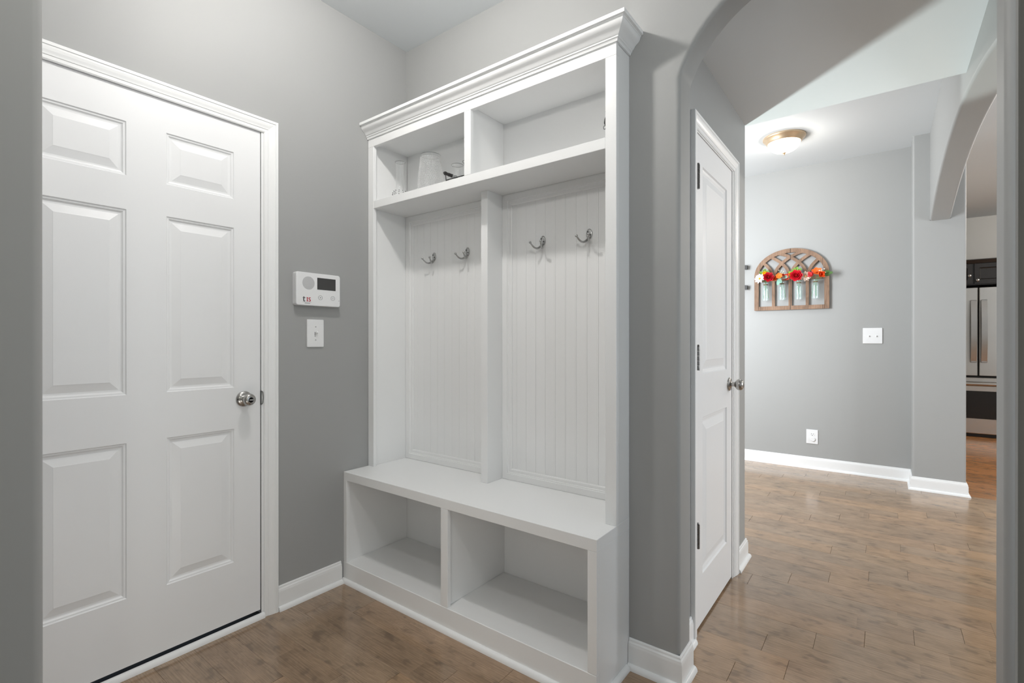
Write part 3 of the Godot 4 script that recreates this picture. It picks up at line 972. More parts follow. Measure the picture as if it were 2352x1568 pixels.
func build_wall_gadgets() -> void:
	var o := thing("alarm_panel", "white wall alarm keypad with a dark screen above the light switch", "alarm panel")
	o.transform = frame_x(0.0, 0.547)
	o.position.y = 1.413
	var mb := MB.new()
	plate(mb, 0.222, 0.150, 0.010, 0.0005, 0.016, 0.002)
	part("back_housing", mb, M.plastic, o, 40)
	mb = MB.new()
	plate(mb, 0.216, 0.144, 0.008, 0.016, 0.0185, 0.0002)
	part("seam", mb, mat(col(120, 122, 124), 0.5), o, 40)
	mb = MB.new()
	plate(mb, 0.222, 0.150, 0.010, 0.0185, 0.0305, 0.004)
	part("front_cover", mb, M.plastic, o, 40)
	part("screen", boxed(V(-0.009, 0.001, 0.0295), V(0.086, 0.0555, 0.0312), 0.0004), mat(col(66, 66, 66), 0.25), o, 0, "dark blank screen")
	mb = MB.new()
	mb.xf = Transform3D(TO_Z, V(-0.052, 0.027, 0.0304))
	mb.lathe([Vector2(0.030, 0.0), Vector2(0.0295, 0.0004), Vector2(0, 0.0004)], 40)
	var gr := part("speaker_grille", mb, mat(col(196, 197, 198), 0.6), o)
	mb = MB.new()
	for i in range(-5, 6):
		for j in range(-5, 6):
			if i * i + j * j < 30: mb.box(V(-0.052 + i * 0.0052 - 0.0008, 0.027 + j * 0.0052 - 0.0008, 0.0308), V(-0.052 + i * 0.0052 + 0.0008, 0.027 + j * 0.0052 + 0.0008, 0.0310))
	var holes := part("grille_hole", mb, mat(col(150, 151, 152), 0.6), gr)
	holes.set_meta("kind", "stuff")
	for b in [[0.007, -0.036], [0.071, -0.035]]:
		mb = MB.new()
		mb.xf = Transform3D(TO_Z, V(b[0], b[1], 0.0304))
		mb.lathe([Vector2(0.0105, 0), Vector2(0.0105, 0.0006), Vector2(0.0094, 0.0006), Vector2(0.0094, 0)], 32)
		if b[0] < 0.05:
			mb.box(V(-0.0008, 0, -0.003), V(0.0008, 0.0006, 0.003)); mb.box(V(-0.003, 0, -0.0008), V(0.003, 0.0006, 0.0008))
		else:
			mb.lathe([Vector2(0.0045, 0), Vector2(0.0045, 0.0005), Vector2(0.0036, 0.0005), Vector2(0.0036, 0)], 6)
		part("button", mb, mat(col(112, 113, 115), 0.5), o)
	part("indicator", boxed(V(0.1025, -0.0465, 0.0303), V(0.105, -0.044, 0.0308)), M.gap, o)
	var grey := mat(col(88, 88, 90), 0.5)
	text_part("logo_letter", "t", 0.034, V(-0.0735, -0.046, 0.0306), grey, o, true)
	text_part("logo_lettering", "IS", 0.0255, V(-0.0515, -0.048, 0.0306), mat(col(178, 22, 48), 0.5), o, true)
	mb = MB.new()
	for k in 9: mb.box(V(-0.0805 + k * 0.0048, -0.0613, 0.0304), V(-0.0775 + k * 0.0048, -0.0597, 0.0307))
	part("logo_underline", mb, mat(col(168, 168, 170), 0.5), o)
	mb = MB.new()
	for k in 8: mb.box(V(-0.0705 + k * 0.0033, -0.0663, 0.0304), V(-0.0681 + k * 0.0033, -0.0636, 0.0307))
	part("logo_smallprint", mb, grey, o)
	# single switch
	o = thing("light_switch", "single white toggle switch plate below the alarm keypad", "light switch")
	o.transform = frame_x(0.0, 0.549)
	o.position.y = 1.2125
	mb = MB.new()
	plate(mb, 0.084, 0.128, 0.003, 0.0003, 0.0065, 0.0035)
	part("cover_plate", mb, M.plastic, o, 40)
	mb = MB.new()
	toggle(mb, 0.002, 0.0, 1.0)
	part("toggle", mb, M.plastic, o)
	mb = MB.new()
	mb.box(V(-0.006, -0.0145, 0.0062), V(-0.0005, -0.012, 0.0068)); mb.box(V(-0.0055, -0.010, 0.0062), V(-0.0015, 0.006, 0.0067))
	part("slot", mb, mat(col(70, 70, 72), 0.6), o)
	for y in [0.030, -0.031]: screw(o, 0.0, y)
	# double switch on the far wall
	o = thing("light_switch", "double white toggle switch plate on the far foyer wall", "light switch", V(2.036, 1.222, FZ))
	mb = MB.new()
	plate(mb, 0.138, 0.136, 0.004, 0.0003, 0.008, 0.004)
	part("cover_plate", mb, M.plastic, o, 40)
	for x in [-0.026, 0.026]:
		mb = MB.new()
		toggle(mb, x, 0.0, -1.0)
		part("toggle", mb, M.plastic, o)
		for y in [0.034, -0.034]: screw(o, x, y)
	# outlet
	o = thing("wall_outlet", "white wall outlet low on the far foyer wall, a round cap in its lower socket", "outlet", V(1.5865, 0.294, FZ))
	mb = MB.new()
	plate(mb, 0.093, 0.130, 0.003, 0.0003, 0.008, 0.004)
	part("cover_plate", mb, M.plastic, o, 40)
	mb = MB.new()
	plate(mb, 0.040, 0.034, 0.014, 0.0, 0.0095, 0.001)
	for i in mb.p.size(): mb.p[i] += V(0.002, 0.023, 0)
	var sk := part("socket", mb, M.plastic, o, 40)
	mb = MB.new()
	mb.box(V(-0.007, 0.022, 0.0090), V(-0.0045, 0.032, 0.0098)); mb.box(V(0.0085, 0.022, 0.0090), V(0.0110, 0.031, 0.0098))
	mb.box(V(-0.001, 0.010, 0.0090), V(0.005, 0.016, 0.0098), 0.002)
	part("slot", mb, M.gap, sk)
	mb = MB.new()
	mb.xf = Transform3D(TO_Z, V(0.006, -0.021, 0.007))
	mb.lathe([Vector2(0.019, 0), Vector2(0.019, 0.010), Vector2(0.0175, 0.012), Vector2(0, 0.0125)], 32)
	part("socket_cap", mb, M.plastic, o, 40)
func screw(o: Node3D, x: float, y: float) -> void:
	var mb := MB.new()
	mb.xf = Transform3D(TO_Z, V(x, y, 0.006))
	mb.lathe([Vector2(0.0032, 0), Vector2(0.0030, 0.0012), Vector2(0, 0.0018)], 12)
	part("screw", mb, mat(col(170, 170, 170), 0.4), o, 40)

# ---------------------------------------------------------------- hooks
func build_hooks() -> void:
	var labels := ["brushed metal double coat hook, first from the left in the left bay", "brushed metal double coat hook in the left bay, next to the divider", "brushed metal double coat hook in the right bay, nearer the divider", "brushed metal double coat hook, nearest the right side of the locker"]
	var xs := [0.235, 0.470, 0.916, 1.145]
	var proto := Node3D.new()
	for i in 4:
		var o: Node3D
		if i == 0:
			o = thing("coat_hook", labels[0], "coat hook", Vector3.ZERO, "coat hooks on the locker back")
			var mb := MB.new()
			mb.xf = Transform3D(TO_Z * Basis.from_scale(V(0.85, 1, 1.35)), V(0, 0, 0))
			mb.lathe([Vector2(0.0165, 0), Vector2(0.0165, 0.002), Vector2(0.0145, 0.0042), Vector2(0.008, 0.0052), Vector2(0, 0.0055)], 28)
			part("base_plate", mb, M.chrome, o, 50)
			for s in [-1.0, 1.0]:
				mb = MB.new()
				var pts := []
				var rad := []
				for k in 15:
					var t := k / 14.0
					var out := 0.003 + 0.060 * t
					var y := -0.019 - 0.0175 * sin(PI * t) + 0.006 * t * t * t
					pts.append(V(s * sin(0.45) * out, y, cos(0.45) * out + 0.003))
					rad.append(0.0056 - 0.0026 * t)
				mb.tube(pts, rad, 12)
				mb.ball(pts[-1], V(0.0058, 0.0058, 0.0058), 16, 10)
				part("arm", mb, M.chrome, o, 60)
			for s in [0.009, -0.004]:
				mb = MB.new()
				mb.xf = Transform3D(TO_Z, V(-0.005 if s > 0 else 0.006, s, 0.0042))
				mb.lathe([Vector2(0.0032, 0), Vector2(0.0028, 0.0018), Vector2(0, 0.0024)], 12)
				part("screw", mb, mat(col(60, 60, 60), 0.3, 1.0), o, 40)
			proto = o
		else:
			o = proto.duplicate()
			o.name = numbered("coat_hook")
			add_child(o)
			o.set_meta("label", labels[i])
		o.position = V(xs[i], 1.617, 0.0127)
	# black rack on the far wall, its two bars just reaching past the closet wall corner
	var w := thing("wall_rack", "black wall rack, only its two blunt bar ends peeking past the closet wall corner", "wall rack", V(0.80, 1.80, FZ))
	for x in [-0.12, 0.08]: part("upright", boxed(V(x - 0.015, -0.19, 0.0005), V(x + 0.015, 0.19, 0.02), 0.003), M.iron, w)
	for y in [0.103, -0.094]:
		var mb := MB.new()
		mb.mold([V(-0.3, y, 0.02), V(0.215, y, 0.02), V(0.243, y - 0.004, 0.02)], V(0, 0, 1), [Vector2(-0.02, 0), Vector2(0.02, 0), Vector2(0.02, 0.03), Vector2(-0.02, 0.03), Vector2(-0.02, 0)], false, true)
		part("bar", mb, M.iron, w)

# ---------------------------------------------------------------- glassware on the upper shelf
func walled(prof: Array, t: float) -> Array:      # outer profile from the foot up, closed by an inner wall
	var out := prof.duplicate()
	var n := prof.size()
	for i in range(n - 1, 0, -1):
		var q: Vector2 = prof[i]
		if q.y < t * 1.6 and i < n - 1: continue
		out.append(Vector2(maxf(q.x - t, 0.001), q.y - (0.0004 if i == n - 1 else 0.0)))
	out.append(Vector2(0.0, t * 1.6))
	return out
func build_shelf_glass() -> void:
	var y0 := 1.8875
	# bottle vase
	var o := thing("bottle_vase", "slim clear glass bottle vase with a dotted foot, leftmost on the shelf", "vase", V(0.192, y0 + 0.0015, 0.205))
	o.scale = Vector3.ONE * 0.82
	var mb := MB.new()
	mb.lathe(walled([Vector2(0, 0.001), Vector2(0.046, 0.001), Vector2(0.047, 0.006), Vector2(0.044, 0.020), Vector2(0.037, 0.036), Vector2(0.029, 0.052), Vector2(0.0255, 0.075), Vector2(0.0245, 0.12), Vector2(0.024, 0.185), Vector2(0.0245, 0.204), Vector2(0.0285, 0.212), Vector2(0.0305, 0.2155)], 0.0032), 36)
	part("glass_body", mb, M.thin, o, 50)
	mb = MB.new()
	mb.xf = Transform3D(Basis.IDENTITY, V(0, 0.2145, 0))
	var ring := []
	for k in 33: ring.append(V(0.0298 * cos(TAU * k / 32), 0, 0.0298 * sin(TAU * k / 32)))
	mb.tube(ring, 0.0016, 8, false)
	part("lip", mb, M.refraction_rim, o, 50)
	mb = MB.new()
	for k in 22:
		var a := TAU * k / 22
		for lv in [[0.0468, 0.012], [0.0445, 0.024], [0.0385, 0.036]]:
			if (k + int(lv[1] * 1000)) % 2: mb.ball(V(lv[0] * cos(a), lv[1], lv[0] * sin(a)), V(0.0028, 0.0022, 0.0028), 8, 5)
	part("foot_dots", mb, mat(col(64, 64, 66), 0.2, 0.6), o, 60)
	# hobnail vase
	o = thing("hobnail_vase", "wide clear hobnail glass vase standing in the middle of the upper left cubby", "vase", V(0.315, y0 + 0.001, 0.115))
	o.scale = V(0.69, 0.98, 0.69)
	mb = MB.new()
	var prof := func(v: float) -> float: return lerpf(0.090, 0.073, smoothstep(0.3, 1.0, v)) - 0.006 * smoothstep(0.25, 0.0, v)
	var pr := [Vector2(0, 0.001)]
	for k in 25: pr.append(Vector2(prof.call(k / 24.0), 0.001 + 0.212 * k / 24.0))
	mb.lathe(walled(pr, 0.003), 72)
	part("glass_body", mb, M.thin, o, 50)
	mb = MB.new()
	for row in 21:
		var v := 0.045 + row * 0.0435
		var rr: float = prof.call(v)
		for k in 42:
			var a := TAU * (k + 0.5 * (row % 2)) / 42.0
			mb.ball(V(rr * cos(a), 0.001 + 0.212 * v, rr * sin(a)), V(0.0046, 0.0042, 0.0046), 7, 5)
	var hn := part("hobnails", mb, M.nail, o, 70)
	hn.set_meta("kind", "stuff")
	mb = MB.new()
	ring = []
	for k in 49: ring.append(V(0.072 * cos(TAU * k / 48), 0.2135, 0.072 * sin(TAU * k / 48)))
	mb.tube(ring, 0.0014, 8, false)
	part("lip", mb, M.refraction_rim, o, 50)
	# wire caddy with bottles
	o = thing("wire_caddy", "black wire bottle caddy with a wooden side handle beside the shelf divider", "caddy", V(0.559, y0, 0.105))
	mb = MB.new()
	var loop := []
	for q in rounded(0.226, 0.088, 0.02, 5): loop.append(V(q.x, 0.052, q.y))
	loop.append(loop[0])
	mb.tube(loop, 0.0022, 8)
	loop = []
	for q in rounded(0.226, 0.088, 0.02, 5): loop.append(V(q.x, 0.003, q.y))
	loop.append(loop[0])
	mb.tube(loop, 0.0022, 8)
	for x in [-0.1, 0.0, 0.1]:
		for z in [-0.044, 0.044]: mb.tube([V(x * 0.9, 0.003, z), V(x * 0.9, 0.052, z)], 0.002, 8)
	part("wire_frame", mb, M.iron, o, 50)
	mb = MB.new()
	mb.tube([V(-0.105, 0.003, 0.034), V(-0.117, 0.086, 0.034)], 0.002, 8)
	part("handle_wire", mb, M.iron, o, 50)
	mb = MB.new()
	mb.tube([V(-0.105, 0.003, -0.034), V(-0.117, 0.086, -0.034)], 0.002, 8)
	part("handle_wire", mb, M.iron, o, 50)
	mb = MB.new()
	var hp := []
	var hr := []
	for k in 13:
		hp.append(V(-0.117, 0.090, 0.045 - 0.09 * k / 12.0))
		hr.append([0.005, 0.009, 0.0085, 0.0068, 0.008, 0.009, 0.0075, 0.009, 0.008, 0.0068, 0.0085, 0.009, 0.005][k])
	mb.tube(hp, hr, 14)
	part("handle", mb, mat(col(46, 44, 44), 0.5), o, 60, "turned dark wooden handle")
	var bl := ["small clear glass bottle at the handle end of the wire caddy", "small clear glass bottle in the wire caddy, half hidden by the divider", "small clear glass bottle at the hidden end of the wire caddy"]
	var first: Node3D
	for i in 3:
		var b: Node3D
		if i == 0:
			b = thing("small_bottle", bl[0], "bottle", Vector3.ZERO, "bottles in the wire caddy")
			mb = MB.new()
			mb.lathe(walled([Vector2(0, 0.001), Vector2(0.029, 0.001), Vector2(0.031, 0.006), Vector2(0.031, 0.045), Vector2(0.029, 0.053), Vector2(0.0225, 0.066), Vector2(0.0205, 0.078), Vector2(0.0215, 0.094), Vector2(0.0255, 0.104), Vector2(0.0285, 0.109)], 0.0028), 32)
			part("glass_body", mb, M.thin, b, 50)
			mb = MB.new()
			ring = []
			for k in 33: ring.append(V(0.0278 * cos(TAU * k / 32), 0.1095, 0.0278 * sin(TAU * k / 32)))
			mb.tube(ring, 0.0014, 8, false)
			part("lip", mb, M.refraction_rim, b, 50)
			first = b
		else:
			b = first.duplicate()
			b.name = numbered("small_bottle")
			add_child(b)
			b.set_meta("label", bl[i])
		b.position = V(0.487 + 0.072 * i, y0 + 0.004, 0.105)
		b.scale = V(1.0, 1.14, 1.0)
	# black strap with a ring hanging behind the right stile
	o = thing("key_strap", "black strap with a metal ring hanging by the right stile of the upper cubby", "strap", V(1.312, 2.008, 0.2))
	o.scale = Vector3.ONE * 0.6
	mb = MB.new()
	mb.tube([V(0.0, 0.0, 0), V(0.003, -0.014, 0), V(0.001, -0.026, 0)], [0.003, 0.0045, 0.003], 8)
	mb.tube([V(0.002, -0.03, 0), V(-0.002, -0.05, 0), V(-0.006, -0.072, 0), V(-0.003, -0.088, 0)], [0.003, 0.007, 0.0065, 0.003], 8)
	part("strap", mb, M.iron, o, 60)
	mb = MB.new()
	mb.tube([V(-0.004, -0.003, 0), V(0.038, 0.002, 0)], 0.0022, 8)
	part("nail", mb, M.nickel, o, 50)
	mb = MB.new()
	ring = []
	for k in 25: ring.append(V(-0.008 + 0.0075 * cos(TAU * k / 24), -0.098 + 0.0105 * sin(TAU * k / 24), 0))
	mb.tube(ring, 0.0017, 8, false)
	part("ring", mb, M.iron, o, 60)

# ---------------------------------------------------------------- arched flower decor
func bar(mb: MB, pts: Array, w: float, z0: float, z1: float) -> void:    # flat strip following points in the wall plane
	var pr := [Vector2(-w / 2, z0), Vector2(w / 2, z0), Vector2(w / 2, z1), Vector2(-w / 2, z1), Vector2(-w / 2, z0)]
	mb.mold(pts, V(0, 0, 1), pr, false, true)
	for i in range(mb.uv.size()): mb.uv[i] = Vector2(mb.p[i].y * 1.3, mb.p[i].x * 1.3)
func build_decor() -> void:
	var o := thing("arched_frame", "weathered wooden arched window frame with gothic tracery hung on the far wall", "wall decor", V(1.4125, 1.80, FZ))
	var z0 := 0.010
	var z1 := 0.030
	var a := 0.3055
	var b := 0.244
	var yb := -0.329
	# outer ring
	var mb := MB.new()
	var path := [V(-a + 0.016, yb + 0.001, 0), V(-a + 0.016, 0, 0)]
	for k in range(1, 48):
		var t := PI - PI * k / 48.0
		path.append(V((a - 0.016) * cos(t), (b - 0.017) * sin(t), 0))
	path.append(V(a - 0.016, 0, 0)); path.append(V(a - 0.016, yb + 0.001, 0))
	path.reverse()
	bar(mb, path, 0.038, z0, z1)
	part("arch_rim", mb, M.barn, o)
	mb = MB.new()
	bar(mb, [V(-a + 0.033, yb + 0.019, 0), V(a - 0.033, yb + 0.019, 0)], 0.037, z0, z1)
	part("bottom_rail", mb, M.barn, o)
	mb = MB.new()
	bar(mb, [V(-a + 0.033, -0.036, 0), V(a - 0.033, -0.036, 0)], 0.036, z0 + 0.0004, z1 - 0.0006)
	part("middle_rail", mb, M.barn, o)
	var mx := [-0.1425, -0.0025, 0.137]
	for x in mx:
		mb = MB.new()
		bar(mb, [V(x, yb + 0.037, 0), V(x, -0.054, 0)], 0.025, z0 + 0.0002, z1 - 0.0004)
		part("mullion", mb, M.barn, o)
	var ends := [-0.285, -0.1425, -0.0025, 0.137, 0.285]
	for i in 5:
		for s in [-1.0, 1.0]:
			if (i == 0 and s < 0) or (i == 4 and s > 0): continue
			if i == 0 or i == 4: continue
			var pts := []
			for k in 40:
				var dx := 0.31 * k / 39.0
				var y := 0.215 * pow(1.0 - pow(1.0 - dx / 0.31, 2.0), 0.72) - 0.018 * (1.0 - minf(1.0, dx / 0.03))
				var x: float = ends[i] + s * dx
				if pow(x / (a - 0.012), 2) + pow(maxf(y, 0) / (b - 0.012), 2) > 1.0: break
				pts.append(V(x, y, 0))
			mb = MB.new()
			bar(mb, pts, 0.026, z0 + 0.0003 + 0.0002 * i, z1 - 0.0006 - 0.0002 * i - (0.0001 if s > 0 else 0.0))
			part("tracery_bar", mb, M.barn, o)
	# spacers that hold the frame off the wall
	for x in [-0.2, 0.2]: part("hanger", boxed(V(x - 0.015, yb + 0.008, 0.0), V(x + 0.015, yb + 0.03, z0 + 0.001)), M.barn, o)
	# glass bottles
	var jl := ["pale aqua glass bottle in the leftmost bay of the arched frame", "pale aqua glass bottle in the second bay from the left", "pale aqua glass bottle in the third bay from the left", "pale aqua glass bottle in the rightmost bay of the arched frame"]
	var jx := [1.208, 1.348, 1.485, 1.617]
	var ft: Node3D
	var jute := mat(col(120, 104, 78), 0.8)
	for i in 4:
		var j: Node3D
		if i == 0:
			j = thing("glass_bottle", jl[0], "bottle", Vector3.ZERO, "bottles hung in the arched frame")
			mb = MB.new()
			mb.lathe([Vector2(0, 0), Vector2(0.0265, 0.0), Vector2(0.029, 0.003), Vector2(0.029, 0.118), Vector2(0.027, 0.130), Vector2(0.019, 0.140), Vector2(0.0175, 0.148), Vector2(0.0175, 0.160), Vector2(0.0215, 0.164), Vector2(0.0215, 0.172), Vector2(0.017, 0.172)], 32)
			part("glass_body", mb, M.aqua, j, 45)
			mb = MB.new()
			mb.lathe([Vector2(0.0182, 0.149), Vector2(0.0196, 0.151), Vector2(0.0190, 0.154), Vector2(0.0196, 0.157), Vector2(0.0182, 0.159)], 28)
			mb.tube([V(0, 0.154, -0.018), V(0, 0.156, -0.045)], 0.003, 8)
			part("neck_wire", mb, jute, j, 40)
			ft = j
		else:
			j = ft.duplicate()
			j.name = numbered("glass_bottle")
			add_child(j)
			j.set_meta("label", jl[i])
		j.position = V(jx[i], 1.562, FZ + 0.062)
	build_flowers(jx)

func petal(mb: MB, base: Vector3, dir: Vector3, up: Vector3, l: float, w: float, curl: float, tip := 0.5) -> void:
	var side := dir.cross(up).normalized()
	var n := 6
	var rows := []
	for i in n + 1:
		var t := float(i) / n
		var ww: float = w * pow(sin(PI * clampf(0.12 + t * (0.88 - 0.1 * (1 - tip)), 0, 1)), 0.8)
		var c := base + dir * (l * t * (1 - 0.15 * curl * t)) + up * (curl * l * t * t * 0.6)
		rows.append([c - side * ww / 2 + up * ww * 0.12, c - up * ww * 0.05, c + side * ww / 2 + up * ww * 0.12])
	for f in 2:
		for i in n:
			for k in 2:
				var d := up * (-0.0006 * f)
				var A: Vector3 = rows[i][k] + d
				var B: Vector3 = rows[i][k + 1] + d
				var C: Vector3 = rows[i + 1][k + 1] + d
				var D: Vector3 = rows[i + 1][k] + d
				if f == 0: mb.quad(A, B, C, D)
				else: mb.quad(D, C, B, A)
var stems := 0
func stem_spot() -> Vector3:                  # each stem takes its own place in the bottle neck
	stems += 1
	return [V(-0.009, 0, 0.003), V(0.008, 0, -0.006), V(0.004, 0, 0.009), V(-0.004, 0, -0.010), V(0.010, 0, 0.005), V(-0.010, 0, -0.004), V(0, 0, 0)][stems % 7]
func soft(c: Color) -> StandardMaterial3D:
	var m := mat(c, 0.6)
	m.backlight_enabled = true
	m.backlight = Color(c.r * 0.3, c.g * 0.3, c.b * 0.3)
	return m
func flower(called: String, label: String, at: Vector3, face: Vector3, kind: String, c: Color, r: float, neck: Vector3, cc := Color(0.9, 0.7, 0.1)) -> void:
	var o := thing(called, label, "flower", at)
	neck += stem_spot()
	var f := face.normalized()
	var u := f.cross(Vector3.UP).normalized()
	var v := u.cross(f).normalized()
	var m := soft(c)
	var mb := MB.new()
	if kind == "daisy":
		for ring in 2:
			for k in 9:
				var t := TAU * (k + 0.5 * ring) / 9
				var d := (u * cos(t) + v * sin(t) + f * (0.12 + 0.22 * ring)).normalized()
				petal(mb, d * r * 0.14, d, (f - d * f.dot(d)).normalized(), r * (1.0 - 0.15 * ring), r * 0.46, 0.12, 0.9)
		part("petals", mb, m, o, 50)
		mb = MB.new()
		mb.ball(f * r * 0.12, V(r * 0.22, r * 0.22, r * 0.22), 12, 8)
		part("center", mb, mat(cc, 0.7), o, 60)
	elif kind == "rose":
		for ring in 5:
			var cnt: int = [3, 4, 5, 6, 7][ring]
			for k in cnt:
				var t := TAU * (k + 0.37 * ring) / cnt
				var open: float = [0.08, 0.3, 0.55, 0.82, 1.12][ring]
				var d := (f * cos(open) + (u * cos(t) + v * sin(t)) * sin(open)).normalized()
				var rad := u * cos(t) + v * sin(t)
				var inward := (-rad + d * rad.dot(d)).normalized()
				petal(mb, rad * r * 0.10 * ring - f * r * 0.25, d, inward, r * (0.8 + 0.05 * ring), r * (0.62 + 0.13 * ring), 0.42 - 0.12 * ring, 0.3)
		part("petals", mb, m, o, 50)
	elif kind == "tulip":
		for ring in 2:
			for k in 4:
				var t := TAU * (k + 0.5 * ring) / 4
				var open := 0.45 + 0.35 * ring
				var rad := u * cos(t) + v * sin(t)
				var d := (f * cos(open) + rad * sin(open)).normalized()
				petal(mb, -f * r * 0.5 + rad * r * 0.12, d, (-rad + d * rad.dot(d)).normalized(), r * 1.5, r * 0.95, 0.2, 0.5)
		part("petals", mb, m, o, 50)
	elif kind == "poppy":
		for k in 6:
			var t := TAU * k / 6 + 0.3
			var rad := u * cos(t) + v * sin(t)
			var d := (f * 0.25 + rad).normalized()
			petal(mb, -f * r * 0.15, d, (f - d * f.dot(d)).normalized(), r, r * 0.95, 0.3, 0.4)
		part("petals", mb, m, o, 50)
		mb = MB.new()
		mb.ball(Vector3.ZERO, V(r * 0.16, r * 0.16, r * 0.16), 12, 8)
		part("center", mb, mat(cc, 0.7), o, 60)
	else:   # globe: a button flower built of short rounded petals
		for lv in 4:
			for k in 3 + lv * 3:
				var t := TAU * (k + 0.5 * lv) / (3 + lv * 3)
				var open := 0.2 + 0.42 * lv
				var rad := u * cos(t) + v * sin(t)
				var d := (f * cos(open) + rad * sin(open)).normalized()
				petal(mb, d * r * 0.35 - f * r * 0.2, d, (-rad + d * rad.dot(d)).normalized(), r * 0.75, r * 0.45, 0.3, 0.4)
		mb.ball(-f * r * 0.1, V(r * 0.55, r * 0.55, r * 0.55), 12, 8)
		part("petals", mb, m, o, 50)
	mb = MB.new()
	var mid := (neck - at) * V(0.7, 0.45, 0.5)
	var foot := neck - at + V((at.x - neck.x) * -0.35, -0.13, 0)
	mb.tube([-f * r * 0.3, mid * V(0.6, 0.6, 1), neck - at, neck - at + V((at.x - neck.x) * -0.12, -0.05, 0), foot], 0.0019, 8)
	part("stem", mb, mat(col(96, 140, 84), 0.6), o, 50)
func sprig(called: String, label: String, at: Vector3, leaves: Array, c: Color, neck: Vector3, dots := 0) -> void:
	var o := thing(called, label, "leaf sprig" if dots == 0 else "flower sprig", at)
	neck += stem_spot()
	var mb := MB.new()
	if dots == 0:
		for l in leaves:
			mb = MB.new()
			var d := V(l[0], l[1], l[2]).normalized()
			petal(mb, d * 0.004, d, (V(0, 0.25, 1) - d * d.dot(V(0, 0.25, 1))).normalized(), l[3], l[3] * 0.5, -0.1, 0.1)
			part("leaf", mb, soft(c), o, 50)
		mb = MB.new()
		mb.tube([Vector3.ZERO, (neck - at) * 0.5 + V(0, 0.004, 0.004), neck - at, neck - at + V(0, -0.05, 0)], 0.0014, 6)
		part("stem", mb, mat(col(84, 120, 60), 0.6), o, 50)
	else:
		var rng := RandomNumberGenerator.new()
		rng.seed = dots + int(at.x * 1000)
		var st := MB.new()
		for k in dots:
			var q := V(rng.randf_range(-0.032, 0.032), rng.randf_range(-0.02, 0.024), rng.randf_range(-0.008, 0.014))
			mb.ball(q, V(0.0042, 0.0042, 0.0042), 8, 6)
			st.tube([q, q * 0.4 + V(0, -0.03, 0), V(0, -0.05, 0)], 0.0007, 5)
		part("blossoms", mb, mat(c, 0.6), o, 60)
		st.tube([V(0, -0.05, 0), neck - at, neck - at + V(0, -0.06, 0)], 0.0011, 6)
		part("stems", st, mat(col(110, 140, 80), 0.6), o, 50)
